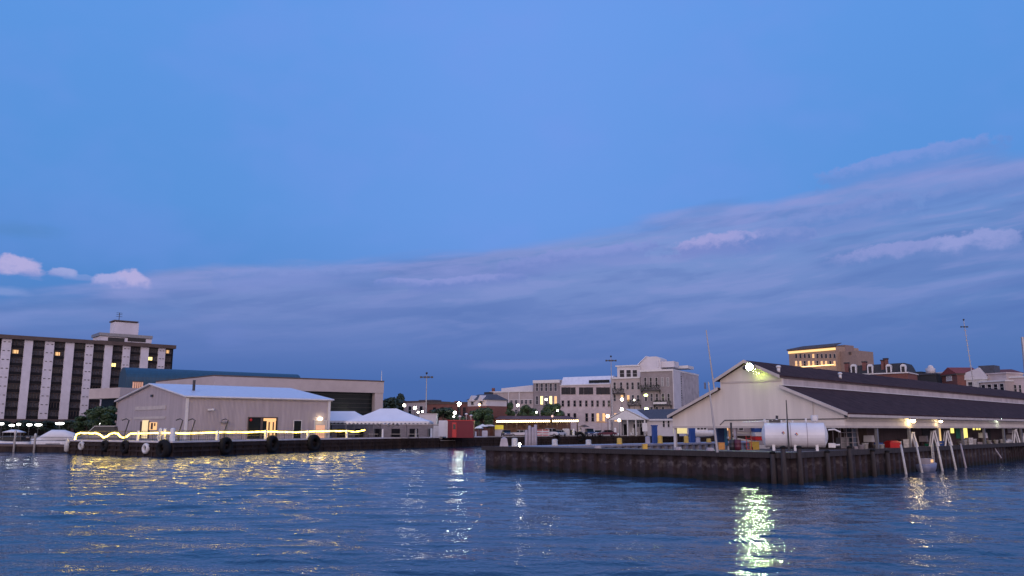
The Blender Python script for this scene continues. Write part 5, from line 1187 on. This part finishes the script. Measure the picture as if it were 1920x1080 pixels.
# lit / green panels of the gallery wall
fs=Fr((fr.p0[0]+fr.c*(WS-3.6),fr.p0[1]+fr.s*(WS-3.6)),(fr.p0[0]+fr.c*(WS-3.6)-fr.s*50,fr.p0[1]+fr.s*(WS-3.6)+fr.c*50),ZP)
def gal(name,xa,ya,xb,yb,mats,proud=.06):
    s0,z1=fs.loc(xa,ya,-0); s1,z0=fs.loc(xb,yb,-0); m=MB()
    # outward of gallery wall = local +x
    m.box(WS-3.39,s0,max(z0,.02),WS-3.39+proud,s1,min(z1,zb)); return m.build(name,mats,R_)
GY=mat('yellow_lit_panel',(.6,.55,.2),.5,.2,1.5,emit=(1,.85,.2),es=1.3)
# right end lamps
def dock_lamp(px,py,m_,label,R,power,col):
    ff=Fr((fr.p0[0]+fr.c*(WS+.5),fr.p0[1]+fr.s*(WS+.5)),(fr.p0[0]+fr.c*(WS+.5)-fr.s*50,fr.p0[1]+fr.s*(WS+.5)+fr.c*50),ZP)
    s,z=ff.loc(px,py); X_=WS+.5; wx=fr.p0[0]+fr.c*X_-fr.s*s; wy=fr.p0[1]+fr.s*X_+fr.c*s
    r=thing('dock_lamp',label,'lamp',(wx,wy,ZP+z),fr.a,'dock lamps on the shed fascia'); m=MB(); m.ball((0,0,0),R,10,0,.8); m.build('globe',m_,r,True)
    m=MB(); m.lathe((0,0,R*.75),[(R*1.3,-.08),(R*.9,.1),(.08,.28)],12); m.tube([(0,0,R),(-.45,0,R+.1)],.05,6); m.build('shade',M['dark'],r)
dock_lamp(1712,789,M['dockl'],'brightest orange-white lamp on the shed fascia above the first trestle',.24,0,None)
dock_lamp(1764,790,glow('dock_lamp_soft',(1,.75,.4),34),'orange-white lamp on the shed fascia above the middle trestles',.2,0,None)
dock_lamp(1876,786,M['dockw'],'cool white lamp on the shed fascia toward the right picture edge',.18,0,None)
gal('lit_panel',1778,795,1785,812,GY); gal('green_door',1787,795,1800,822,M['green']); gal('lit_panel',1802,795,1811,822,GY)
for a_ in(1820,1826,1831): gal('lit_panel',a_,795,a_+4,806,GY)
gal('painted_glow_board',1756,796,1762,836,mat('board_painted_lamplight',(.6,.4,.2),.6,.2,2,emit=(1,.65,.25),es=.9)); gal('dark_door',1724,797,1748,840,M['slated']); gal('dark_door',1836,797,1856,838,M['slated']); gal('pale_panel',1885,799,1895,812,M['lav'])  # lamplight on the narrow board is painted in as emission
# floodlight on the gable
s,z=fr.loc(1407,688,-1.15); r=thing('flood_lamp','dazzling greenish-white floodlight at the top of the shed gable','floodlight',(fr.p0[0]+fr.c*s+fr.s*1.15,fr.p0[1]+fr.s*s-fr.c*1.15,ZP+z),fr.a)
m=MB(); m.rings([[(R0*math.cos(2*math.pi*j/14),y,R0*math.sin(2*math.pi*j/14)-.25*y*0) for j in range(14)] for R0,y in((.02,-.06),(.18,-.05),(.28,-.02),(.31,0))]); o=m.build('lens',M['flood'],r,True)
m=MB(); m.rings([[(R0*math.cos(2*math.pi*j/14),y,R0*math.sin(2*math.pi*j/14)) for j in range(14)] for R0,y in((.40,-.22),(.42,.02),(.3,.3),(.05,.36))],cap=False); m.build('housing',M['dark'],r,True)
yx,yz=fr.loc(1423,700,-.4); m=MB(); m.lathe((yx-s,.75,yz-z),[(.02,-.09),(.09,-.05),(.1,0),(.07,.05),(.02,.09)],12); m.build('added_yellow_lamp',glow('added_yellow_green_lamp',(.75,1,.15),6),r,True)  # added bulb, there only for the yellow-green patch on the gable wall
m=MB(); m.tube([(0,.1,.3),(0,.6,.42),(0,1.14,.42)],.05,6); m.box(-.25,.05,.26,.25,.4,.34); m.build('bracket',M['dark'],r)
pl0=bpy.data.lights.new('added_gable_patch_light','POINT'); pl0.energy=34; pl0.color=(.72,1,.16); pl0.shadow_soft_size=.12  # added light that makes the yellow-green glare patch on the gable
plo=bpy.data.objects.new('added_gable_patch_light',pl0); COL.objects.link(plo); plo.parent=r; plo.location=(yx-s,.50,yz-z-.05)
s2,z2=fr.loc(1396,690,-1.15); m=MB(); m.ball((s2-s,0,z2-z),.22,8); m.tube([(s2-s,0,z2-z),(s2-s,.7,z2-z+.2)],.05); m.build('dark_lamp_head',M['dark'],r)
# rooftop vents on the upper roof
for px,py in((1459,679),(1575,702)):
    tx=(xr+apx[0])/2+.8; ff=Fr((fr.p0[0]+fr.c*tx,fr.p0[1]+fr.s*tx),(fr.p0[0]+fr.c*tx-fr.s*50,fr.p0[1]+fr.s*tx+fr.c*50),ZP); s_,z_=ff.loc(px,py)
    zr=apx[1]+(ur[1]-apx[1])*(tx-apx[0])/(xr-apx[0]); m=MB(); m.tube([(tx,s_,zr),(tx,s_,zr+.5)],.18,8); m.ball((tx,s_,zr+.62),.28,8,0,.6); m.build('roof_vent',M['white'],R_,True)
# ---- white horizontal tank
c0=pierw(7.9,3.2); tk=thing('storage_tank','large white horizontal storage tank on saddles at the pier corner','tank',(c0[0],c0[1]+.0,ZP),math.radians(-17))
Rt,Lt=1.14,2.62
def xring(x,r,n=28): return [(x,r*math.cos(2*math.pi*j/n),.28+Rt+r*math.sin(2*math.pi*j/n)) for j in range(n)]
m=MB(); m.rings([xring(-Lt-.30,.35),xring(-Lt-.22,.65),xring(-Lt-.1,.88),xring(-Lt,Rt),xring(Lt,Rt),xring(Lt+.1,.88),xring(Lt+.22,.65),xring(Lt+.30,.35)]); m.build('shell',M['tank'],tk,False)
for x in(-.35,1.1): m=MB(); m.rings([xring(x-.03,Rt+.03),xring(x+.03,Rt+.03)],closed=False,cap=False); m.rings([xring(x-.03,Rt+.005),xring(x-.03,Rt+.03)],cap=False);m.rings([xring(x+.03,Rt+.005),xring(x+.03,Rt+.03)],cap=False); m.build('band',M['lav'],tk)
for x in(-1.9,-.0,1.9): m=MB(); m.ext([(x-.12,-.85,0),(x-.12,.85,0),(x-.12,.7,.62),(x-.12,-.7,.62)],(.24,0,0)); m.build('saddle',M['white'],tk)
for x,h in((-2.6,.3),(-1.9,.22),(-1.5,.3),(-1.1,.18),(-.6,.24),(-.1,.15),(1.1,.34)): m=MB(); m.tube([(x,0,.26+2*Rt),(x,0,.28+2*Rt+h)],.09,8); m.ball((x,0,.28+2*Rt+h),.12,8,0,.5); m.build('fitting',M['white'],tk,True)
m=MB(); m.lathe((1.85,0,2*Rt+.4),[(.26,0),(.3,.1),(.34,.5),(.3,.55)],12); m.tube([(1.85,0,2*Rt+.2),(1.85,0,2*Rt+.42)],.12); m.build('vent_hood',M['white'],tk,True)
m=MB(); m.tube([(-1.9,0,2*Rt+.5),(-3.6,.1,2*Rt+.36),(-4.6,.3,2*Rt+.34)],.06,8); m.build('pipe',M['white'],tk)
for x,z in((-1.0,1.62),(.15,1.5)):
    yy=-math.sqrt(max(.01,Rt**2-(z-.28-Rt)**2))-.02; m=MB()
    m.face([(x-.17,yy,z),(x,yy-.0,z-.17),(x+.17,yy,z),(x,yy+.03,z+.17)]); pl_=m.build('placard',M['lav'],tk)
    for dx,dz,c in((0,.085,'redp'),(-.085,0,'blue'),(.085,0,'yellow')): mm=MB(); mm.face([(x+dx-.07,yy-.006,z+dz),(x+dx,yy-.006,z+dz-.07),(x+dx+.07,yy-.006,z+dz),(x+dx,yy-.0,z+dz+.07)]); mm.build('placard_field',M[c],pl_)
m=MB(); m.tube([(Lt+.35,-.2,1.9),(Lt+.9,-.1,1.95),(Lt+1.4,0,1.7)],.07); m.box(Lt+.3,-.3,.3,Lt+.9,.3,.7); m.tube([(Lt+.5,0,.5),(Lt+1.3,0,.55)],.08); m.build('valve_gear',M['white'],tk)
m=MB(); m.box(-2.2,-.1,2*Rt+.3,-1.2,.1,2*Rt+.55); m.tube([(-1.5,.1,2*Rt+.3),(-1.45,.1,2*Rt+.95)],.12); m.build('dark_valve',M['dark'],tk)
# mesh cage and scaffold right of the tank
w0=pierw(*pier_at(1584,'y',3.6)); r=thing('mesh_cage','grey-blue metal frame cage right of the white tank','cage',w0,math.radians(20))
for x in(-1.1,-.35,.4,1.1):
    m=MB(); m.box(x-.04,-.6,0,x+.04,-.52,2.15); m.box(x-.04,.52,0,x+.04,.6,2.15); m.build('upright',M['lav'],r)
for z in(.05,.55,1.1,1.6,2.1): m=MB(); m.box(-1.15,-.62,z,1.15,-.5,z+.05); m.build('rail',M['lav'],r)
m=MB(); m.box(-.9,-.4,.1,.1,.4,1.1); m.build('equipment_box',M['grey'],r); m=MB(); m.box(.5,-.45,.06,1.0,.45,2.0); m.build('blue_panel',mat('dusty_blue_panel',(.08,.11,.17),.5,.2,1),r)
w0=pierw(*pier_at(1604,'y',4.6)); m=MB(); m.tube([(.3,0,0),(0,0,2.25)],.12,8); m.tube([(-.5,0,0),(-.1,0,2.2)],.07,6); o=m.build('leaning_prop',M['lav']); o.location=w0; tag(o,'pale leaning prop beside the dark shed opening','prop')
# ---- fender piles along the pier face
for k,(px,yt,w) in enumerate(((1446,848,'leftmost, under the left end of the tank'),(1466,838,'black-capped, left one before the tank'),(1496,838,'black-capped, right one before the tank'),(1548,846,'under the right end of the tank'),(1590,838,'below the mesh cage'),(1633,844,'before the dark shed opening'),(1660,846,'left of the red drum'))):
    lx,ly=(pier_at(px,'x',-.75) if px<1480 else pier_at(px,'y',-.75)); w0=pierw(lx,ly,0); z=aty(px,yt,w0[1])[1]; r=thing('fender_pile','dark timber fender pile on the pier, '+w,'pile',w0,0,'dark timber piles on the pier face')
    m=MB(); m.lathe((0,0,-1),[(.24,0),(.23,z*.7),(.21,z+.9)],10); m.build('shaft',M['timber'],r,True)
    m=MB(); m.lathe((0,0,z-.12),[(.24,0),(.24,.16),(.1,.22)],10); m.build('cap',M['black'],r,True)
for k,(a_,b_,c_,d_,w) in enumerate(((1689,834,1694,880,'left of all'),(1717,829,1724,875,'by the first trestle'),(1756,829,1762,872,'below the lamp-lit board'),(1781,828,1787,869,'below the green door'))):
    pb=pierw(*pier_at(c_,'y',-2.0),0); x1_,z1_=aty(a_,b_,pb[1]+1.2); m=MB(); m.tube([(0,0,-.8),(x1_-pb[0],1.2,z1_)],[.13,.11],8); o=m.build('mooring_pole',M['white2'],smooth=True); o.location=pb; tag(o,'leaning white mooring pole in the water, '+w,'pole','leaning white mooring poles')
pb=pierw(*pier_at(1806,'y',-1.6),0); x1_,z1_=aty(1801,832,pb[1]+1.2); m=MB(); m.tube([(0,0,-.8),(x1_-pb[0],1.2,z1_)],[.12,.1],8); o=m.build('mooring_pole',M['lav'],smooth=True); o.location=pb; tag(o,'grey leaning mooring pole at the right of the white ones','pole','leaning white mooring poles')
pb=pierw(*pier_at(1872,'y',-.9),.9); x1_,z1_=aty(1857,829,pb[1]+.2); m=MB(); m.tube([(0,0,-.2),(x1_-pb[0],.2,z1_-.9)],[.09,.09],8); o=m.build('plank',M['lav']); o.location=pb; tag(o,'grey plank slanting down the dark pier face','plank')
# trestles
for k,(px,py,w) in enumerate(((1709,812,'below the brightest lamp'),(1749,809,'second, beside the lamp-lit board'),(1774,809,'third, beside the green door'),(1902,806,'far right, near the picture edge'),(1918,820,'at the very edge of the picture'))):
    w0=pierw(*pier_at(px,'y',.5)); z=max(1.3,aty(px,py,w0[1])[1]-ZP); r=thing('trestle','white wooden A-frame trestle on the dock, '+w,'trestle',w0,math.radians(0),'white A-frame trestles on the dock')
    for sx2 in(-1,1):
        for yy in(-.25,.25): m=MB(); m.ext([(sx2*.42-.09,yy-.05,0),(sx2*.42+.09,yy-.05,0),(sx2*.08+.07,yy-.05,z),(sx2*.08-.07,yy-.05,z)],(0,.1,0)); m.build('leg',M['white'],r)
    m=MB(); m.box(-.16,-.4,z,.16,.4,z+.1); m.build('top_beam',M['white'],r)
# pallets, crates and hoses along the gallery and beside the conveyor
def pallet_stack(px,ly,n,lab,load=None):
    w0=pierw(*pier_at(px,'y',ly)); r=thing('pallet_stack',lab,'pallets',w0,math.radians(40+px%17),'pallet stacks on the pier')
    for k in range(n):
        m=MB(); z=k*.15
        for j in range(5): m.box(-.6,-.5+j*.22,z+.11,.6,-.38+j*.22,z+.135)
        for j in(-.52,-.05,.42): m.box(-.6,j,z,.6,j+.1,z+.11)
        m.build('pallet',M['wood'],r)
    if load: m=MB(); z=n*.15; m.rings([[(-.55,-.45,z),(.55,-.45,z),(.55,.45,z),(-.55,.45,z)],[(-.5,-.42,z+.7),(.5,-.42,z+.7),(.5,.42,z+.72),(-.5,.42,z+.68)]]); m.build('wrapped_load',M[load],r)
pallet_stack(1628,3.4,4,'low stack of brown pallets in the dark shed opening','canvas')
pallet_stack(1700,2.6,6,'tall stack of brown pallets behind the brightest dock lamp')
pallet_stack(1730,3.2,3,'pallets with a grey wrapped load behind the second trestle','lav')
pallet_stack(1842,2.4,5,'stack of brown pallets right of the lit panels','canvas')
pallet_stack(1893,2.2,3,'pallets with a grey load near the far trestle','lav')
for k,(px,ly,mm,w) in enumerate(((1605,1.6,'lav','grey fish crate left of the dark opening'),(1645,1.4,'blue','blue fish crate in the dark opening'),(1695,1.0,'white2','white fish crate right of the red tote'),(1740,1.3,'green','green fish crate between the trestles'),(1765,1.0,'blue','blue fish crate below the lamp-lit board'),(1815,1.2,'white2','white fish crate right of the lit panel'),(1835,1.0,'lav','grey fish crate left of the slanting plank'),(1912,1.0,'white2','white fish crate at the picture edge'))):
    w0=pierw(*pier_at(px,'y',ly)); m=MB()
    for j in range(1+k%3): z=j*.3; m.rings([[(-.36,-.26,z),(.36,-.26,z),(.36,.26,z),(-.36,.26,z)],[(-.41,-.3,z+.27),(.41,-.3,z+.27),(.41,.3,z+.27),(-.41,.3,z+.27)]])
    o=m.build('fish_crate',M[mm]); o.location=w0; o.rotation_euler=(0,0,k*.7); tag(o,w,'crate','fish crates on the dock')
w0=pierw(*pier_at(1403,'x',6.5)); r=thing('hand_truck','dark hand truck leaning by the yellow crate','hand truck',w0,math.radians(-10)); m=MB()
for x in(-.22,.22): m.tube([(x,0,.1),(x,.25,1.35)],.03,6)
for z in(.3,.7,1.1): m.tube([(-.22,z*.2,z),(.22,z*.2,z)],.02,5)
m.box(-.25,-.3,.05,.25,0,.09); m.build('frame',M['redp'],r)
for x in(-.3,.3): m=MB(); m.rings([[(x+d,.05+.15*math.cos(2*math.pi*j/10),.15+.15*math.sin(2*math.pi*j/10)) for j in range(10)] for d in(-.03,.03)]); m.build('wheel',M['black'],r)
# coiled hose hanging on the tank end and rope coils on the walkway
for k,(px,lx,w) in enumerate(((1120,1.2,'between the pier tip and the yellow box'),(1270,1.4,'near the shed corner post'),(1330,1.0,'at the foot of the thin pier pole'))):
    w0=pierw(*pier_at(px,'x',lx)); m=MB()
    for j in range(3): m.torus((0,0,.06+.09*j),.36-.04*j,.045,(0.001,0,1),18,6)
    o=m.build('rope_coil',M['lav'],smooth=True); o.location=w0; tag(o,'grey coil of rope on the pier walkway '+w,'rope coil','rope coils on the pier walkway')
# red drum and dock clutter under shed
w0=pierw(*pier_at(1671,'y',1.2)); r=thing('red_tote','red plastic tote with lid on the dock','tote',w0,math.radians(15)); m=MB(); m.rings([[(-.6,-.4,0),(.6,-.4,0),(.6,.4,0),(-.6,.4,0)],[(-.68,-.46,.55),(.68,-.46,.55),(.68,.46,.55),(-.68,.46,.55)]]); m.build('body',M['redp'],r); m=MB(); m.rings([[(-.72,-.5,.56),(.72,-.5,.56),(.72,.5,.56),(-.72,.5,.56)],[(-.4,-.3,.75),(.4,-.3,.75),(.4,.3,.75),(-.4,.3,.75)]]); m.build('lid',M['redp'],r)
for k,(px,mm,h,w) in enumerate(((1612,'lav',.45,'left of the dark opening'),(1620,'white2',.6,'second in the dark opening'),(1640,'white2',.4,'middle of the dark opening'),(1650,'white2',.45,'right of the middle in the dark opening'),(1683,'white',.65,'right of the red tote'),(1797,'white2',.5,'below the green door'),(1806,'white2',.6,'below the lit yellow panel'),(1824,'white',.7,'right of the lit panels'),(1852,'white2',.45,'left of the slanting plank'),(1865,'white2',.5,'right of the slanting plank'),(1876,'white',.55,'below the cool white lamp'))):
    w0=pierw(*pier_at(px,'y',.5+.4*(k%3))); m=MB(); m.lathe((0,0,0),[(.24,0),(.3,h*.9),(.33,h*.92),(.33,h),(.28,h)],12); o=m.build('bucket',M[mm],smooth=True); o.location=w0; tag(o,'pale bucket on the dock edge, '+w,'bucket','pale buckets on the dock edge')
w0=pierw(*pier_at(1888,'y',1.2)); m=MB()
rng=random.Random(9)
rings=[]
for i in range(7):
    t=i/6; hh=.55*math.sin(math.pi*(.12+.76*t)); rings.append([(-1.9+3.8*t,-.4,0)]+[(-1.9+3.8*t,-.4+.8*j/5,hh*(.8+.4*rng.random())) for j in range(1,5)]+[(-1.9+3.8*t,.4,0)])
m.rings(rings); o=m.build('net_pile',M['white2'],smooth=True); o.location=w0; o.rotation_euler=(0,0,math.radians(45)); tag(o,'pale heap of fishing net on the dock near the cool white lamp','net')
# small blue work boat moored in the recess with lit window
pb=pierw(*pier_at(1735,'y',-1.0),0); r=thing('work_skiff','small blue-grey work skiff with a lit cabin window against the pier','boat',pb,math.radians(45)); m=MB(); hull(3.6,1.5,.75,m,1); m.build('hull',mat('blue_grey_hull',(.2,.22,.32),.5,.2,1),r,True); m=MB(); m.box(-.9,-.5,.7,.3,.5,1.35); m.build('cabin',M['lav'],r); m=MB(); m.box(-.7,-.54,.95,.0,-.505,1.25); m.build('window',M['lit'],r)
pb=pierw(*pier_at(1745,'y',-.8),0); m=MB()
for x in(-.25,.25): m.box(x-.05,-.05,.4,x+.05,.05,2.9)
for k in range(9): m.box(-.25,-.03,.55+k*.27,.25,.03,.62+k*.27)
o=m.build('ladder',M['white2']); o.location=pb; o.rotation_euler=(0,0,math.radians(45)); tag(o,'pale ladder hanging on the pier face below the trestles','ladder')

# ================================================================ RIGHT SKYLINE
fr=frame(1487,370,1573,352); r=fr.root('lit_hotel','tan brick block with floodlight painted into its golden cornice beyond the shed roof','building')
zc=fr.loc(1530,657)[1]; s1=fr.loc(1567,657)[0]; m=MB(); m.box(0,0,0,s1,18,zc+1.2); m.build('wall',mat('tan_floodlit_brick',(.33,.23,.17),.8,.15,1),r)
m=MB(); m.ext([(-.6,-.8,zc+1.2),(s1+.6,-.8,zc+1.2),(s1-2,8,zc+3.0),(2,8,zc+3.0)],(0,.3,.3)); m.box(-.5,-.7,zc+.8,s1+.5,.1,zc+1.19); m.build('roof',M['hotelb'],r)
m=MB(); m.box(0,-.45,zc-.5,s1,-.02,zc+.5); m.build('golden_cornice',mat('golden_cornice_painted_glow',(.6,.45,.25),.6,.1,2,emit=(1,.62,.2),es=1.1),r)  # emission on the cornice stands in for floodlight falling on it
xsr=[1491+8*k for k in range(10)]
for k,px in enumerate(xsr):
    for (ya,yb) in((664,671),(677,686)):
        a0,z1=fr.loc(px,ya); a1,z0=fr.loc(px+4.2,yb); window(r,a0,z0,a1,z1,M['lit'] if (yb>680 and k not in(2,5,8)) or k==4 else M['glass'],mat('w',(.4,.3,.2)) if 0 else M['creamt'])
lm=mat('cornice_uplight',(.6,.5,.3),.6,.1,1,emit=(1,.6,.2),es=5)
a0,z0=fr.loc(1490,688); a1,_=fr.loc(1566,688); m=MB(); m.box(a0,-1.2,z0-.4,a1,-1.0,z0-.15); m.build('uplight_strip',lm,r)
m=MB(); box_px(fr,m,1568,660,1609,700,3,16); m.build('rear_wing',mat('brown_brick_wing',(.26,.19,.16),.85,.15,1),r)
m=MB(); box_px(fr,m,1556,649,1585,662,7,14); m.build('stair_tower',mat('brown_brick_tower',(.24,.17,.15),.85,.15,1),r)
m=MB(); box_px(fr,m,1591,660,1595,664,2.5,3.5); m.build('chimney',M['hotelb'],r)
# mansard house
fr=frame(1583,262,1706,250); r=fr.root('mansard_house','brick house with black mansard roof, white dormers and tall brick chimneys','building')
zb_=fr.loc(1640,702)[1]; zt_=fr.loc(1650,685)[1]; s1=fr.loc(1702,700)[0]; sL=fr.loc(1590,700)[0]
m=MB(); m.box(sL,0,0,s1,12,zb_); m.build('wall',M['brickr'],r)
m=MB(); m.box(sL-.3,-.5,zb_,s1+.3,12.4,zb_+.35); m.build('cornice',M['trim'],r)
m=MB(); m.rings([[(sL,-.2,zb_+.36),(s1,-.2,zb_+.36),(s1,12,zb_+.36),(sL,12,zb_+.36)],[(sL+.5,.5,zt_-.6),(s1-.5,.5,zt_-.6),(s1-.5,11,zt_-.6),(sL+.5,11,zt_-.6)],[(sL+.7,.9,zt_+.3),(s1-1.0,.9,zt_+.5),(s1-1.0,10.5,zt_+.5),(sL+.7,10.5,zt_+.3)]]); m.build('mansard_roof',M['slated'],r)
for px in(1601,1632,1667,1694):
    a0,zt2=fr.loc(px-5.2,687.5); a1,_=fr.loc(px+5.2,687.5); m=MB(); zz0=zb_+.36; t=(a1-a0)*.2
    m.box(a0,-.7,zz0,a0+t,.6,zt2); m.box(a1-t,-.7,zz0,a1,.6,zt2)
    arc_=[(a0+(a1-a0)*(1-math.cos(math.pi*k/8))/2, zt2+.75*math.sin(math.pi*k/8)) for k in range(9)]
    m.ext([(x,-.7,z) for x,z in arc_],(0,1.3,0)); m.box(a0+t,-.6,zz0,a1-t,.5,zt2,1); m.build('dormer',[M['white'],M['glass']],r)
for px,yt in((1588,682),(1621,680),(1656,677),(1661,674)):
    a0,zc_=fr.loc(px-3.5,yt,1); a1,_=fr.loc(px+3.5,yt,1); m=MB(); m.box(a0,.2,zb_,a1,1.6,zc_); m.box(a0-.15,.05,zc_,a1+.15,1.75,zc_+.35,1); m.build('chimney',[M['brickr'],M['slated']],r)
# further roofs to the right
def lowb(pxl,pxr,pyt,Y,label,m_,rm,win=0,parapet=True,extra=None,cat='building'):
    fr=frame(pxl,Y,pxr,Y-6); r=fr.root('town_building',label,cat,'town buildings beyond the fish shed'); s1,z=fr.loc(pxr,pyt); z=fr.loc((pxl+pxr)/2,pyt)[1]
    m=MB(); m.box(0,0,0,s1,12,z); m.build('wall',m_,r); m=MB(); m.box(-.25,-.35,z,s1+.25,12.3,z+.45); m.build('cornice',rm,r)
    for k in range(win): a=s1*(k+.5)/win; window(r,a-.6,z-2.6,a+.6,z-.7,M['glass'])
    if extra: extra(fr,r,s1,z)
    return fr,r
def cupola(fr,r,s1,z):
    m=MB(); m.box(s1*.6,2,z+.46,s1*.85,4,z+2.2); m.ball((s1*.73,3,z+2.3),1.0,8); m.build('cupola',M['stucco'],r,True); m=MB(); m.box(s1*.1,1,z+.46,s1*.5,5,z+1.2); m.build('roof_plant',M['slated'],r)
lowb(1705,1755,703,268,'dark flat-roofed block with small pale cupola right of the mansard house',M['slated'],M['slate'],0,extra=cupola)
lowb(1752,1776,700,280,'pale grey block left of the brick gable with red roof',M['stucco'],M['stucco'])
def gab(fr,r,s1,z):
    m=MB(); m.ext([(-.4,-.3,z+.46),(s1+.4,-.3,z+.46),(s1/2,-.3,z+2.6)],(0,8,0)); m.build('gable_roof',mat('red_roof',(.2,.04,.035),.8,.2,1),r); window(r,s1*.35,z-1.4,s1*.65,z-.2,M['creamt'])
lowb(1774,1794,704,262,'narrow brick house with small red gable roof',M['brickr'],M['hotelb'],0,extra=gab)
def gab2(fr,r,s1,z):
    m=MB(); m.ext([(-.4,-.3,z+.46),(s1+.4,-.3,z+.46),(s1*.8,-.3,z+3.6),(s1*.45,-.3,z+2.4)],(0,8,0)); m.build('pitched_roof',M['stucco'],r)
    m=MB(); m.box(s1*.75,1,z+.46,s1+2,6,z+4.2); m.build('roof_block',M['slate'],r)
lowb(1797,1850,712,256,'white pitched-roof building beyond the lattice mast',M['white2'],M['trim'],3,extra=gab2)
def bal(fr,r,s1,z):
    m=MB(); m.box(s1*.1,2,z+.46,s1*.9,8,z+2.4); m.box(s1*.05,1.6,z+2.4,s1*.95,8.4,z+2.8); m.build('upper_storey',M['brickp'],r)
lowb(1846,1884,716,250,'cream stepped building with shaded upper storey',M['brickb'],M['trim'],4,extra=bal)
def hip(fr,r,s1,z):
    m=MB(); m.rings([[(-.5,-.5,z+.46),(s1+.5,-.5,z+.46),(s1+.5,10,z+.46),(-.5,10,z+.46)],[(3,4,z+2.2),(s1-3,4,z+2.2),(s1-3,6,z+2.2),(3,6,z+2.2)]]); m.build('hip_roof',mat('maroon_roof',(.12,.04,.04),.8,.2,1),r)
lowb(1838,1918,703,300,'long building with maroon hipped roof behind the cream one',M['brickp'],M['trim'],6,extra=hip)
fr,r=lowb(1889,1950,708,246,'pale stone building with tall arched windows at the right picture edge',M['brickp'],M['trim'])
for px in(1904,1913): a0,z1=fr.loc(px-3,722); a1,z0=fr.loc(px+3,736); window(r,a0,z0,a1,z1,M['glass'],name='arched_window')
# far treeline behind the town
for k,(px,py,Y,w) in enumerate(((1740,702,330,1.6),(1830,704,340,1.8),(1712,706,330,1.3))): place_tree(t2,px,py,Y,'distant tree crown beyond the fish shed roof, '+['left of the red gable','beside the lattice mast','nearest the mansard house'][k],wf=w)

# ================================================================ RENDER SETTINGS
sc.render.engine='CYCLES'
c=sc.cycles; c.use_denoising=True; c.max_bounces=6; c.diffuse_bounces=3; c.glossy_bounces=4; c.transmission_bounces=2; c.caustics_reflective=False; c.caustics_refractive=False; c.sample_clamp_indirect=6
c.use_adaptive_sampling=True; c.adaptive_threshold=.01
v=sc.view_settings; v.view_transform='Standard'; v.look='None'; v.exposure=0; v.gamma=1
